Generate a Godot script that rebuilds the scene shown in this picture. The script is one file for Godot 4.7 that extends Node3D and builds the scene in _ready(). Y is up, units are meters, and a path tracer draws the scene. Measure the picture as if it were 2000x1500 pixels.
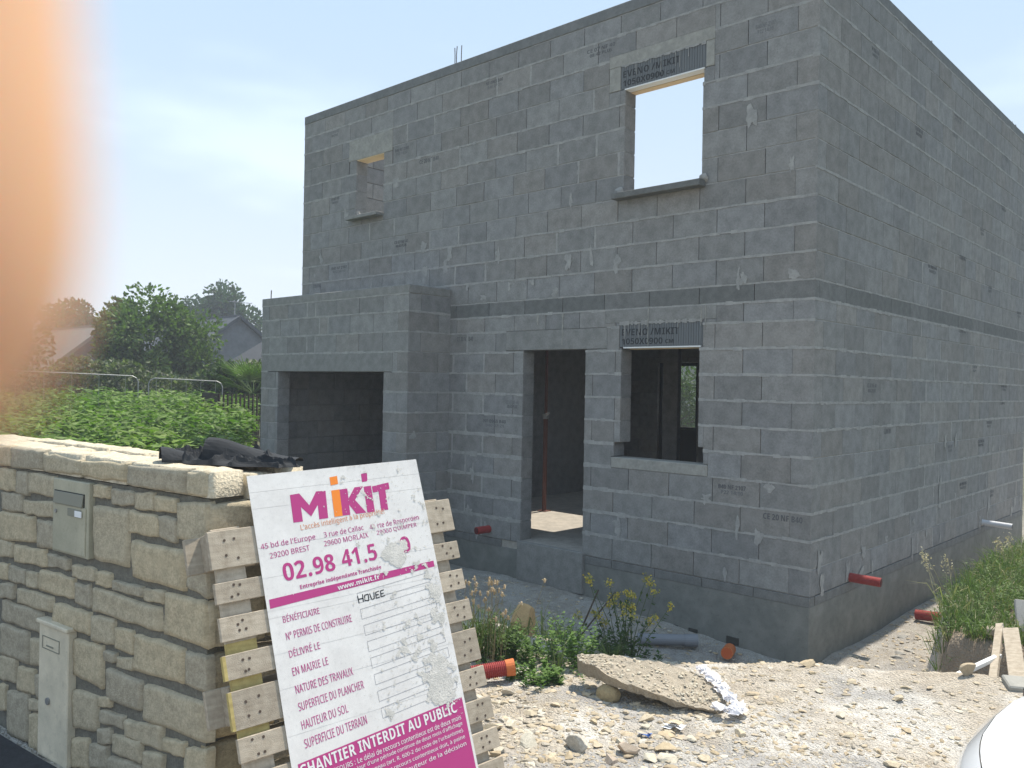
extends Node3D

const UP := Vector3.UP
var rng := RandomNumberGenerator.new()
var fnoise := FastNoiseLite.new()
var m := {}
var taken := {}
var block_list := []
var block_meshes := {}
var eye := Vector3(3.1365, 1.8684, 7.3686)


# ---------------------------------------------------------------- geometry helpers
class Geo:
	var v := PackedVector3Array()
	var c := PackedColorArray()
	var col := Color(1, 1, 1)
	func tri(a: Vector3, b: Vector3, d: Vector3) -> void:
		v.append(a); v.append(b); v.append(d)
		c.append(col); c.append(col); c.append(col)
	func quad(a: Vector3, b: Vector3, d: Vector3, e: Vector3) -> void:
		tri(a, b, d)
		tri(a, d, e)
	func box(o: Vector3, s: Vector3, b := Basis.IDENTITY) -> void:
		var p := []
		for k in 8:
			p.append(o + b * (Vector3((k & 1) - .5, ((k >> 1) & 1) - .5, ((k >> 2) & 1) - .5) * s))
		quad(p[0], p[1], p[3], p[2]); quad(p[5], p[4], p[6], p[7])
		quad(p[4], p[0], p[2], p[6]); quad(p[1], p[5], p[7], p[3])
		quad(p[2], p[3], p[7], p[6]); quad(p[4], p[5], p[1], p[0])
	# box whose twelve edges are cut by ch
	func cbox(o: Vector3, s: Vector3, ch: float, b := Basis.IDENTITY) -> void:
		var h := s * .5
		var e := [Vector3(1, 0, 0), Vector3(0, 1, 0), Vector3(0, 0, 1)]
		for ax in 3:
			for sg in [-1.0, 1.0]:
				var n: Vector3 = e[ax] * sg
				var t1: Vector3 = e[(ax + 1) % 3]
				var t2: Vector3 = e[(ax + 2) % 3]
				var a: float = h.dot(e[ax])
				var x: float = h.dot(t1) - ch
				var y: float = h.dot(t2) - ch
				quad(o + b * (n * a - t1 * x - t2 * y), o + b * (n * a + t1 * x - t2 * y), o + b * (n * a + t1 * x + t2 * y), o + b * (n * a - t1 * x + t2 * y))
				# edges between this face and the next axis
				for sg2 in [-1.0, 1.0]:
					var n2: Vector3 = t1 * sg2
					var a2: float = h.dot(t1)
					quad(o + b * (n * a + n2 * (a2 - ch) - t2 * y), o + b * (n * a + n2 * (a2 - ch) + t2 * y), o + b * (n * (a - ch) + n2 * a2 + t2 * y), o + b * (n * (a - ch) + n2 * a2 - t2 * y))
		for k in 8:
			var q := Vector3((k & 1) * 2 - 1, ((k >> 1) & 1) * 2 - 1, ((k >> 2) & 1) * 2 - 1)
			tri(o + b * (q * (h - Vector3(0, ch, ch))), o + b * (q * (h - Vector3(ch, 0, ch))), o + b * (q * (h - Vector3(ch, ch, 0))))
	func tube(pts: Array, rad: Array, sides := 8, caps := true) -> void:
		var rings := []
		for i in pts.size():
			var t: Vector3 = (pts[mini(i + 1, pts.size() - 1)] - pts[maxi(i - 1, 0)]).normalized()
			var x: Vector3 = t.cross(Vector3(.3, .9, .2) if absf(t.y) < .9 else Vector3(1, 0, .1)).normalized()
			var y := t.cross(x)
			var r: float = rad[mini(i, rad.size() - 1)]
			var ring := []
			for k in sides:
				var an := TAU * k / sides
				ring.append(pts[i] + (x * cos(an) + y * sin(an)) * r)
			rings.append(ring)
		for i in pts.size() - 1:
			for k in sides:
				var k2 := (k + 1) % sides
				quad(rings[i][k], rings[i + 1][k], rings[i + 1][k2], rings[i][k2])
		if caps:
			for k in range(1, sides - 1):
				tri(rings[0][0], rings[0][k], rings[0][k + 1])
				tri(rings[-1][0], rings[-1][k + 1], rings[-1][k])
	# folded leaf: base, tip, two sides
	func leaf(o: Vector3, d: Vector3, side: Vector3, l: float, w: float, fold := .25) -> void:
		var nrm := d.cross(side)
		var tip := o + d * l
		var mid := o + d * (l * .45)
		tri(o, mid + side * w + nrm * (w * fold), tip)
		tri(o, tip, mid - side * w + nrm * (w * fold))
	func blade(o: Vector3, d: Vector3, side: Vector3, l: float, w: float, droop: float) -> void:
		var p1 := o + d * (l * .55)
		var p2 := p1 + (d + Vector3(d.x, -droop, d.z) * .9).normalized() * (l * .45)
		quad(o - side * w, o + side * w, p1 + side * w * .8, p1 - side * w * .8)
		tri(p1 - side * w * .8, p1 + side * w * .8, p2)
	func mesh(smooth := false, colors := false) -> ArrayMesh:
		var am := ArrayMesh.new()
		if v.is_empty():
			return am
		var arr := []
		arr.resize(Mesh.ARRAY_MAX)
		arr[Mesh.ARRAY_VERTEX] = v
		if colors:
			arr[Mesh.ARRAY_COLOR] = c
		if not smooth:
			am.add_surface_from_arrays(Mesh.PRIMITIVE_TRIANGLES, arr)
			return am
		var vol := 0.0
		for i in range(0, v.size(), 3):
			vol += v[i].dot(v[i + 1].cross(v[i + 2]))
		if vol > 0:
			for i in range(0, v.size(), 3):
				var t := v[i + 1]
				v[i + 1] = v[i + 2]
				v[i + 2] = t
			arr[Mesh.ARRAY_VERTEX] = v
		am.add_surface_from_arrays(Mesh.PRIMITIVE_TRIANGLES, arr)
		var st := SurfaceTool.new()
		st.create_from(am, 0)
		st.index()
		st.generate_normals()
		return st.commit()


func rf(a: float, b: float) -> float:
	return rng.randf_range(a, b)


func rdir() -> Vector3:
	var z := rf(-1, 1)
	var a := rf(0, TAU)
	var r := sqrt(1 - z * z)
	return Vector3(r * cos(a), z, r * sin(a))


func numbered(n: String) -> String:
	taken[n] = taken.get(n, 0) + 1
	return n if taken[n] == 1 else "%s_%03d" % [n, taken[n] - 1]


func meta(o: Node, label: String, cat: String, group := "", kind := "") -> void:
	if label: o.set_meta("label", label)
	if cat: o.set_meta("category", cat)
	if group: o.set_meta("group", group)
	if kind: o.set_meta("kind", kind)


func thing(n: String, label: String, cat: String, at := Vector3.ZERO, group := "") -> Node3D:
	var o := Node3D.new()
	o.name = numbered(n)
	o.position = at
	add_child(o)
	meta(o, label, cat, group)
	return o


func part(mesh: Mesh, n: String, mat: Material, parent: Node) -> MeshInstance3D:
	var o := MeshInstance3D.new()
	o.mesh = mesh
	o.material_override = mat
	o.name = n
	parent.add_child(o, true)
	return o


func single(mesh: Mesh, n: String, mat: Material, label: String, cat: String, group := "", at := Vector3.ZERO) -> MeshInstance3D:
	var o := part(mesh, numbered(n), mat, self)
	o.position = at
	meta(o, label, cat, group)
	return o


func setting(mesh: Mesh, n: String, mat: Material) -> MeshInstance3D:
	var o := part(mesh, numbered(n), mat, self)
	o.set_meta("kind", "structure")
	return o


# ---------------------------------------------------------------- textures and materials
func nimg(size: int, freq: float, sd: int, oct := 3, kind := FastNoiseLite.TYPE_SIMPLEX_SMOOTH) -> PackedByteArray:
	var f := FastNoiseLite.new()
	f.seed = sd
	f.noise_type = kind
	f.frequency = freq
	f.fractal_octaves = oct
	if kind == FastNoiseLite.TYPE_CELLULAR:
		f.fractal_type = FastNoiseLite.FRACTAL_NONE
		f.cellular_return_type = FastNoiseLite.RETURN_DISTANCE
	return f.get_seamless_image(size, size, false, false, .15, true).get_data()


# colour that wanders between two tones, with fine mottling, grain and pits
func mottled(size: int, a: Color, b: Color, fc: float, ff: float, fine: float, grain: float, pit: float, sd: int, stretch := 1) -> ImageTexture:
	var n1 := nimg(size, fc, sd)
	var n2 := nimg(size, ff, sd + 7, 4)
	var n3 := nimg(size, ff * 2.2, sd + 13, 2)
	var data := PackedByteArray()
	data.resize(size * size * 3)
	var r2 := RandomNumberGenerator.new()
	r2.seed = sd
	for y in size:
		for x in size:
			var i := y * size + x
			var j := y * size + (x / stretch)
			var k := n1[i] / 255.0
			var f := 1.0 + fine * (n2[j] / 127.5 - 1.0) + grain * (r2.randf() * 2.0 - 1.0)
			if n3[i] > 196:
				f *= 1.0 - pit
			elif n3[i] < 58:
				f *= 1.0 + pit * .5
			data[i * 3] = int(255.0 * clampf(pow(clampf((a.r + (b.r - a.r) * k) * f, 0, 1), .4545), 0, 1))
			data[i * 3 + 1] = int(255.0 * clampf(pow(clampf((a.g + (b.g - a.g) * k) * f, 0, 1), .4545), 0, 1))
			data[i * 3 + 2] = int(255.0 * clampf(pow(clampf((a.b + (b.b - a.b) * k) * f, 0, 1), .4545), 0, 1))
	return ImageTexture.create_from_image(Image.create_from_data(size, size, false, Image.FORMAT_RGB8, data))


func height_tex(size: int, freq: float, sd: int, oct := 4) -> ImageTexture:
	return ImageTexture.create_from_image(Image.create_from_data(size, size, false, Image.FORMAT_L8, nimg(size, freq, sd, oct)))


func mat(c: Color, rough := .9, t: Texture2D = null, sc := 1.0, bump: Texture2D = null, bs := .3) -> StandardMaterial3D:
	var o := StandardMaterial3D.new()
	o.albedo_color = c.linear_to_srgb()
	o.roughness = rough
	o.metallic_specular = .3
	if t or bump:
		o.uv1_triplanar = true
		o.uv1_world_triplanar = true
		o.uv1_scale = Vector3.ONE * sc
	if t:
		o.albedo_texture = t
	if bump:
		o.heightmap_enabled = true
		o.heightmap_texture = bump
		o.heightmap_scale = bs
	return o


func vmat(rough := .9, t: Texture2D = null, sc := 1.0, bump: Texture2D = null, bs := .3) -> StandardMaterial3D:
	var o := mat(Color(1, 1, 1), rough, t, sc, bump, bs)
	o.vertex_color_use_as_albedo = true
	return o


func leafmat(back: Color) -> StandardMaterial3D:
	var o := vmat(.55)
	o.metallic_specular = .35
	o.cull_mode = BaseMaterial3D.CULL_DISABLED
	o.backlight_enabled = true
	o.backlight = back.linear_to_srgb()
	return o


func make_materials() -> void:
	var W := Color(1, 1, 1)
	var t_block := mottled(1024, Color(.70, .70, .69), Color(1.0, .995, .98), .009, .05, .13, .12, .18, 3)
	var t_cast := mottled(512, Color(.72, .73, .72), Color(.98, .97, .95), .009, .03, .12, .05, .10, 21)
	var t_stone := mottled(1024, Color(.62, .60, .55), Color(1.0, .96, .88), .012, .045, .24, .15, .28, 33)
	var t_soil := mottled(512, Color(.70, .68, .66), Color(1, 1, 1), .012, .06, .22, .14, .25, 44)
	var t_wood := mottled(512, Color(.66, .63, .60), Color(1, 1, 1), .02, .05, .22, .06, .14, 55, 6)
	var h_block := height_tex(512, .12, 61, 3)
	var h_soil := height_tex(512, .07, 62, 5)
	var h_fine := height_tex(512, .2, 63, 3)
	m.block = []
	for k in 12:
		var g := .266 + .0052 * ((k * 5) % 12 - 5.5)
		var tint: Color = [Color(1, 1, .995), Color(.985, 1, 1.02), Color(1.02, 1, .975), Color(.99, 1.0, 1.0)][k % 4]
		m.block.append(mat(Color(g * tint.r * 1.08, g * tint.g * 1.06, g * tint.b * 1.03), .95, t_block, .62, h_block, .12))
	m.mortar = mat(Color(.385, .378, .365), .95, t_cast, 1.3, h_fine, .15)
	m.mortar2 = mat(Color(.40, .393, .38), .95, t_cast, 1.3, h_fine, .15)
	m.core = mat(Color(.26, .26, .255), .95, t_cast, 1.0)
	m.band = mat(Color(.185, .188, .182), .92, t_block, .9)
	m.band2 = mat(Color(.215, .216, .21), .92, t_block, .8)
	m.plinth = mat(Color(.235, .238, .222), .92, t_cast, .5, h_fine, .1)
	m.cast = mat(Color(.285, .282, .27), .92, t_block, .7, h_fine, .12)
	m.lintel = mat(Color(.37, .36, .33), .92, t_cast, 1.1, h_fine, .15)
	m.coping = mat(Color(.21, .215, .215), .9, t_cast, .8)
	m.shutter = mat(Color(.15, .16, .165), .6)
	m.inkdark = mat(Color(.045, .047, .05), .8)
	m.ink = mat(Color(.115, .117, .122), .95)
	m.inkpale = mat(Color(.165, .167, .17), .95)
	m.slabfloor = mat(Color(.42, .39, .35), .9, t_cast, .8)
	m.insul = mat(Color(.72, .56, .36), .9)
	m.white = mat(Color(.75, .75, .73), .5)
	m.darkin = m.block[3]
	m.rust = mat(Color(.17, .07, .05), .7, t_cast, 6.0)
	m.steel = mat(Color(.34, .34, .34), .5)
	m.steel.metallic = .7
	m.rebar = mat(Color(.09, .065, .05), .7)
	m.stone = []
	for k in 8:
		var g: float = [.54, .40, .50, .38, .58, .44, .46, .36][k]
		var tn: Color = [Color(1, .92, .77), Color(1, .92, .76), Color(1, .94, .82), Color(1, .90, .70), Color(1, .95, .84), Color(.98, .94, .86), Color(1, .86, .62), Color(.95, .94, .90)][k]
		m.stone.append(mat(Color(g * tn.r * 1.12, g * tn.g * 1.065, g * tn.b * .95), .95, t_stone, 1.3, h_fine, .35))
	m.pointing = mat(Color(.22, .218, .20), .97, t_stone, 1.4, h_fine, .5)
	m.capstone = mat(Color(.68, .62, .51), .95, t_stone, 1.6, h_soil, .6)
	m.boxpaint = mat(Color(.50, .47, .36), .45, t_cast, .5)
	m.boxpaint2 = mat(Color(.76, .68, .53), .55, t_cast, .5)
	m.boxdark = mat(Color(.24, .235, .19), .5)
	m.boxin = mat(Color(.05, .05, .045), .7)
	m.paper = mat(Color(.8, .8, .8), .8)
	m.wood = []
	for k in 5:
		var g: float = [.50, .45, .54, .48, .42][k]
		m.wood.append(mat(Color(g, g * .87, g * .69), .85, t_wood, 2.0, h_fine, .15))
	m.yellow = mat(Color(.52, .42, .17), .7, t_wood, 2.0)
	m.boardwhite = mat(Color(.80, .785, .765), .5, t_cast, .9)
	m.boardwhite.albedo_texture = mottled(512, Color(.84, .825, .815), Color(1, .995, .985), .012, .05, .05, .03, .10, 91)
	m.magenta = mat(Color(.45, .055, .21), .55)
	m.orange = mat(Color(.85, .25, .04), .55)
	m.slogan = mat(Color(.68, .30, .16), .6)
	m.hair = mat(Color(.30, .29, .30), .7)
	m.black = mat(Color(.02, .02, .022), .6)
	m.splat = mat(Color(.74, .71, .665), .95, t_cast, 3.0, h_soil, .15)
	m.soil = vmat(.97, t_soil, 1.3, h_soil, 2.2)
	m.rubble = vmat(.92, t_stone, 3.0, h_fine, .2)
	m.pipe_red = mat(Color(.40, .07, .07), .6, t_stone, 4.0)
	m.pipe_redin = mat(Color(.10, .015, .015), .6)
	m.pipe_orange = mat(Color(.72, .22, .08), .6, t_stone, 4.0)
	m.pipe_grey = mat(Color(.22, .23, .25), .45)
	m.pipe_light = mat(Color(.55, .56, .58), .4)
	m.asphalt = mat(Color(.055, .058, .065), .9, t_soil, 2.0, h_fine, .3)
	m.film = mat(Color(.86, .85, .83, 1), .4)
	m.film.backlight_enabled = true
	m.film.backlight = Color(.7, .7, .75)
	m.blue = mat(Color(.10, .22, .55), .4)
	m.cloth = mat(Color(.03, .032, .035), .95)
	m.cloth.rim_enabled = true
	m.cloth.rim = .35
	m.leaf = leafmat(Color(.55, .75, .25))
	m.dry = leafmat(Color(.6, .55, .35))
	m.bark = mat(Color(.10, .08, .06), .95)
	m.slate = mat(Color(.085, .09, .10), .6, t_cast, .5)
	m.slate2 = mat(Color(.24, .22, .21), .8, t_cast, .5)
	m.render = mat(Color(.17, .18, .20), .9, t_cast, .3)
	m.render2 = mat(Color(.55, .53, .50), .9, t_cast, .3)
	m.fence = mat(Color(.05, .042, .035), .9, t_wood, .8)
	m.paint = mat(Color(.80, .81, .82), .22)
	m.paint.clearcoat_enabled = true
	m.paint.clearcoat = 1.0
	m.paint.clearcoat_roughness = .05
	m.glass = mat(Color(.02, .025, .03), .05)
	m.pane = mat(Color(.9, .95, .95, .12), .03)
	m.pane.transparency = BaseMaterial3D.TRANSPARENCY_ALPHA
	m.rubber = mat(Color(.02, .02, .02), .85)
	m.skin = mat(Color(.74, .46, .28), .5)
	m.skin.subsurf_scatter_enabled = true
	m.skin.subsurf_scatter_strength = .5


# ---------------------------------------------------------------- ground
var pit := PackedVector2Array([Vector2(-9.0, -9.6), Vector2(-9.0, 2.2), Vector2(-5.0, 2.9), Vector2(-1.5, 3.1), Vector2(-.3, 3.0), Vector2(.25, 2.5), Vector2(.75, 2.0), Vector2(1.5, 1.48), Vector2(2.1, 1.28), Vector2(2.8, 1.18), Vector2(2.8, .5), Vector2(1.7, .38), Vector2(1.27, .27), Vector2(1.0, -.5), Vector2(.85, -2), Vector2(.85, -4), Vector2(1.1, -9.6)])


func pit_depth(p: Vector2) -> float:
	var dm := 1e9
	for i in pit.size():
		var q := Geometry2D.get_closest_point_to_segment(p, pit[i], pit[(i + 1) % pit.size()])
		dm = minf(dm, p.distance_to(q))
	return dm if Geometry2D.is_point_in_polygon(p, pit) else -dm


func gh(x: float, z: float, rough := true) -> float:
	var top := .02
	top += .035 * maxf(0.0, -8.0 - x) * (1.0 if x > -40 else 32.0 / (-8.0 - x))
	top += .07 * exp(-((x - .5) * (x - .5) * .8 + (z - 5.2) * (z - 5.2) * 1.5))
	top += .05 * exp(-((x - 1.6) * (x - 1.6) * 3 + (z - 1.3) * (z - 1.3) * 2))
	var h := top
	if x > -9.2 and x < 2.9 and z < 3.3 and z > -9.8:
		var d := pit_depth(Vector2(x, z))
		var base: float = lerpf(-.64, -.43, clampf(-x / 3.0, 0, 1))
		if x > 0 and z < 0: base = lerpf(-.64, -.52, clampf(-z / 8.0, 0, 1))
		var wid := lerpf(.2, 1.4, smoothstep(.2, 1.5, z) * (1.0 - smoothstep(.8, 1.2, x)))
		if x < -1: wid = 2.2
		if x > 1.15:
			wid = lerpf(wid, .26, smoothstep(1.15, 1.5, x))
			base = lerpf(base, -.4, smoothstep(1.15, 1.6, x))
		h = lerpf(top, base, smoothstep(0.0, wid, d))
	if rough:
		if x < .2 and z < 2.7 and z > .1: h += fnoise.get_noise_2d(x * 110 + 40, z * 110) * .05
		var near := exp(-maxf(0.0, Vector2(x - .5, z - 3).length() - 4.0) * .2)
		h += (fnoise.get_noise_2d(x * 60, z * 60) * .035 + fnoise.get_noise_2d(x * 300, z * 300) * .012) * near
	return h


func axis_points(lo: float, a: float, b: float, hi: float, step: float) -> PackedFloat32Array:
	var r := PackedFloat32Array()
	var s := step
	var x := a
	while x > lo:
		r.append(x)
		s = minf(s * 1.25, 14.0)
		x -= s
	r.append(lo)
	r.reverse()
	x = a + step
	while x < b:
		r.append(x)
		x += step
	s = step
	while x < hi:
		r.append(x)
		s = minf(s * 1.25, 14.0)
		x += s
	r.append(hi)
	return r


func ground() -> void:
	var xs := axis_points(-150, -4.2, 2.6, 90, .045)
	var zs := axis_points(-150, -.4, 4.9, 60, .045)
	var st := SurfaceTool.new()
	st.begin(Mesh.PRIMITIVE_TRIANGLES)
	var nx := xs.size()
	for j in zs.size():
		for i in nx:
			var x := xs[i]
			var z := zs[j]
			var k := fnoise.get_noise_2d(x * 45 + 300, z * 45) * .5 + .5
			var k2 := fnoise.get_noise_2d(x * 90 - 100, z * 130) * .5 + .5
			var c := Color(.48, .415, .325).lerp(Color(.56, .51, .435), k)
			# spilled lime and cement dust on the drive
			var dust := smoothstep(.45, .75, k2 + .35 * exp(-(pow(x - 1.35, 2) * 1.6 + pow(z - 3.3, 2) * 2.2)))
			c = c.lerp(Color(.70, .685, .645), dust * .7)
			var grey := smoothstep(.55, .8, fnoise.get_noise_2d(x * 70 + 900, z * 70 + 50) * .5 + .5 + .25 * exp(-(pow(x - .35, 2) + pow(z - 4.3, 2)) * 2.0) + .2 * exp(-(pow(x - 1.5, 2) + pow(z - 3.9, 2)) * 2.0))
			c = c.lerp(Color(.36, .355, .35), grey * .8)
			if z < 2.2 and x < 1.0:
				# grey gravel along the side wall; soil before the front wall greyed too
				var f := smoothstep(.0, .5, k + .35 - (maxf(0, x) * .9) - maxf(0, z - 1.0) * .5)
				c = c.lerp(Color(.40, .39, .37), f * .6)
			if x > 1.0 and z < 1.42:
				# brown topsoil of the bank
				c = c.lerp(Color(.27, .205, .14), .8 * smoothstep(1.0, 1.2, x) * smoothstep(1.42, 1.25, z))
			if x < -9 or z < -9.5 or x > 3.0:
				c = c.lerp(Color(.10, .12, .05), .8)
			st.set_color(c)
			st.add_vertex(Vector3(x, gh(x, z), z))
	for j in zs.size() - 1:
		for i in nx - 1:
			var a := j * nx + i
			st.add_index(a); st.add_index(a + 1); st.add_index(a + nx)
			st.add_index(a + 1); st.add_index(a + nx + 1); st.add_index(a + nx)
	st.generate_normals()
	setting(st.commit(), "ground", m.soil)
	var g := Geo.new()
	for i in 60:
		for j in 12:
			var p := []
			for q in [[0, 0], [1, 0], [1, 1], [0, 1]]:
				var u: float = -2.0 + (i + q[0]) * .16
				var w: float = .06 + (j + q[1]) * .3
				var x: float = -.017 - .994 * u + .107 * w
				var z: float = 5.735 + .107 * u + .994 * w
				p.append(Vector3(x, gh(x, z, false) + .012 if u > -.1 else gh(x, z, false) - .03, z))
			if -2.0 + i * .16 > 0:
				g.quad(p[0], p[1], p[2], p[3])
	setting(g.mesh(), "pavement", m.asphalt)


# angular stone: a ball cut by random planes
var ico_v := []
var ico_f := []


func make_ico(sub: int) -> Array:
	var t := (1.0 + sqrt(5.0)) / 2.0
	var vs := [Vector3(-1, t, 0), Vector3(1, t, 0), Vector3(-1, -t, 0), Vector3(1, -t, 0), Vector3(0, -1, t), Vector3(0, 1, t), Vector3(0, -1, -t), Vector3(0, 1, -t), Vector3(t, 0, -1), Vector3(t, 0, 1), Vector3(-t, 0, -1), Vector3(-t, 0, 1)]
	for i in vs.size(): vs[i] = vs[i].normalized()
	var fs := [[0, 11, 5], [0, 5, 1], [0, 1, 7], [0, 7, 10], [0, 10, 11], [1, 5, 9], [5, 11, 4], [11, 10, 2], [10, 7, 6], [7, 1, 8], [3, 9, 4], [3, 4, 2], [3, 2, 6], [3, 6, 8], [3, 8, 9], [4, 9, 5], [2, 4, 11], [6, 2, 10], [8, 6, 7], [9, 8, 1]]
	for s in sub:
		var cache := {}
		var nf := []
		for f in fs:
			var mids := []
			for e in [[f[0], f[1]], [f[1], f[2]], [f[2], f[0]]]:
				var key := Vector2i(mini(e[0], e[1]), maxi(e[0], e[1]))
				if not cache.has(key):
					cache[key] = vs.size()
					vs.append(((vs[e[0]] + vs[e[1]]) * .5).normalized())
				mids.append(cache[key])
			nf.append([f[0], mids[0], mids[2]]); nf.append([f[1], mids[1], mids[0]]); nf.append([f[2], mids[2], mids[1]]); nf.append(mids)
		fs = nf
	return [vs, fs]


func rock(g: Geo, o: Vector3, s: Vector3, sub := 1, cuts := 5, rough := .06) -> void:
	if ico_v.is_empty():
		for k in 4:
			var r := make_ico(k)
			ico_v.append(r[0])
			ico_f.append(r[1])
	var b := Basis(UP, rf(0, TAU))
	var planes := []
	for k in cuts:
		planes.append([rdir(), rf(.32, .7)])
	var p := []
	for q in ico_v[sub]:
		var w: Vector3 = q * (1.0 + rf(-rough, rough))
		for pl in planes:
			var e: float = w.dot(pl[0]) - pl[1]
			if e > 0: w -= pl[0] * e
		p.append(o + b * (w * s))
	for f in ico_f[sub]:
		g.tri(p[f[0]], p[f[2]], p[f[1]])


# ---------------------------------------------------------------- block walls
func in_view(p: Vector3) -> bool:
	var q := cam_inv * p
	return q.z < -.1 and absf(q.x / -q.z) < .615 and absf(q.y / -q.z) < .465


var cam_inv := Transform3D.IDENTITY


func sub_rects(r: Rect2, holes: Array) -> Array:
	var list := [r]
	for h in holes:
		var nxt := []
		for q in list:
			var i: Rect2 = q.intersection(h)
			if i.size.x < .004 or i.size.y < .004:
				nxt.append(q)
				continue
			if i.position.x - q.position.x > .02: nxt.append(Rect2(q.position.x, q.position.y, i.position.x - q.position.x, q.size.y))
			if q.end.x - i.end.x > .02: nxt.append(Rect2(i.end.x, q.position.y, q.end.x - i.end.x, q.size.y))
			if i.position.y - q.position.y > .02: nxt.append(Rect2(i.position.x, q.position.y, i.size.x, i.position.y - q.position.y))
			if q.end.y - i.end.y > .02: nxt.append(Rect2(i.position.x, i.end.y, i.size.x, q.end.y - i.end.y))
		list = nxt
	return list


# rows: [y0, y1, first joint from the start (negative: leave the first piece to the other wall), closure position or -1]
func block_wall(house: Node3D, n: String, O: Vector3, U: Vector3, N: Vector3, length: float, rows: Array, holes: Array, th := .2, smears := 0.0) -> MeshInstance3D:
	var X := UP.cross(N)
	var bas := Basis(X, UP, N)
	var y0: float = rows[0][0]
	var y1: float = rows[-1][1]
	var core := Geo.new()
	for q in sub_rects(Rect2(.016, y0, length - .032, y1 - y0), holes):
		core.box(O + U * (q.position.x + q.size.x / 2) + UP * (q.position.y + q.size.y / 2) - N * (th / 2), Vector3(q.size.x - .006, q.size.y - .006, th - .03), bas)
	var wall := part(core.mesh(), n, m.core, house)
	var bed := Geo.new()
	for r in rows:
		var L := .4965
		var js := []
		var f: float = absf(r[2])
		var cl: float = r[3]
		var x := f
		js.append([0.0, 0])
		while x < (cl if cl > 0 else length - .08):
			js.append([x, 0])
			x += L
		if cl > 0:
			var back := []
			x = length - (.5 if f < .4 else .2)
			while x > js[-1][0] + .1:
				back.append([x, 0])
				x -= L
			back.reverse()
			if back.size():
				back[0][1] = 1
				js[-1][1] = 1
			js += back
		js.append([length, 0])
		for k in js.size() - 1:
			if k == 0 and r[2] < 0: continue
			var a: float = js[k][0] + (.0025 if js[k][1] == 0 else .012)
			var b: float = js[k + 1][0] - (.0025 if js[k + 1][1] == 0 else .012)
			if k == 0: a = 0.0
			if b - a < .03: continue
			for q in sub_rects(Rect2(a, r[0] + .005, b - a, r[1] - r[0] - .010), holes):
				if q.size.x < .03 or q.size.y < .03: continue
				var p: Vector3 = O + U * (q.position.x + q.size.x / 2) + UP * (q.position.y + q.size.y / 2) + N * rf(-.0025, .001)
				var area := 0.0
				if in_view(p) and N.dot(eye - p) > 0:
					area = q.size.x * q.size.y * N.dot((eye - p).normalized()) / eye.distance_squared_to(p)
				block_list.append([area, q.size.x, q.size.y, th, Transform3D(bas, p), wall])
			if js[k][1] == 1:
				for q in sub_rects(Rect2(js[k][0] - .013, r[0] + .003, .026, r[1] - r[0] - .006), holes):
					if q.size.y > .1:
						var lo: Vector3 = O + U * q.position.x - N * rf(-.0015, .003)
						var yy: float = q.position.y
						while yy < q.end.y - .001:
							var ye := minf(yy + .05, q.end.y)
							bed.box(lo + U * (q.size.x / 2) + UP * ((yy + ye) / 2) - N * .01, Vector3(.027 + rf(-.004, .014), ye - yy, .02 + rf(-.002, .003)), bas)
							yy = ye
	# mortar beds between the courses
	for i in rows.size():
		var y: float = rows[i][1]
		var style := rf(0, 1)
		var light := style < .55
		for q in sub_rects(Rect2(0, y - .006, length, .012), holes):
			var x: float = q.position.x
			while x < q.end.x - .005:
				var e := minf(x + rf(.05, .13), q.end.x)
				if light or smears > 40:
					var fat := .016 + rf(0, .011) * (1.0 if rf(0, 1) < .6 else 2.0)
					if smears > 40 and y < 1.3 and x > 1.9 and x < 4.8: fat += rf(.008, .03)
					bed.box(O + U * ((x + e) / 2) + UP * (y + rf(-.003, .003)) - N * .0085, Vector3(e - x + .004, fat, .02 + rf(-.001, .0035)), bas)
				else:
					bed.box(O + U * ((x + e) / 2) + UP * (y + rf(-.001, .001)) - N * .0145, Vector3(e - x + .004, .0115, .015 + rf(0, .008)), bas)
				x = e
	if smears > 0:
		for k in int(smears):
			var c := Vector2(rf(.1, length - .1), rf(y0 + .05, y0 + (y1 - y0) * pow(rf(0, 1), 2.0) * .9 + .06))
			var hit := false
			for h in holes:
				if h.grow(.12).has_point(c): hit = true
			if hit: continue
			var jy: float = c.y
			smear(bed, O + U * c.x + UP * jy + N * rf(.0038, .0052), U, rf(.02, .06), rf(.03, .11))
	part(bed.mesh(), "mortar", m.mortar2 if smears > 40 else m.mortar, wall)
	return wall


# thin uneven pat of mortar lying on a wall
func smear(g: Geo, o: Vector3, U: Vector3, w: float, h: float) -> void:
	var n := 22
	var off := rf(0, 500)
	var pts := []
	for k in n:
		var a := TAU * k / n
		var r := maxf(.3, 1.0 + 1.1 * fnoise.get_noise_2d(off + cos(a) * 70, sin(a) * 70) + rf(-.12, .12))
		pts.append(o + U * (cos(a) * w * r) + UP * (sin(a) * h * r))
	for k in n:
		g.tri(o, pts[k], pts[(k + 1) % n])


func block_mesh(w: float, h: float, d: float) -> ArrayMesh:
	var key := Vector3i(roundi(w * 500), roundi(h * 500), roundi(d * 500))
	if not block_meshes.has(key):
		var g := Geo.new()
		g.cbox(Vector3(0, 0, -d / 2), Vector3(w, h, d), .004)
		block_meshes[key] = g.mesh()
	return block_meshes[key]


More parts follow.
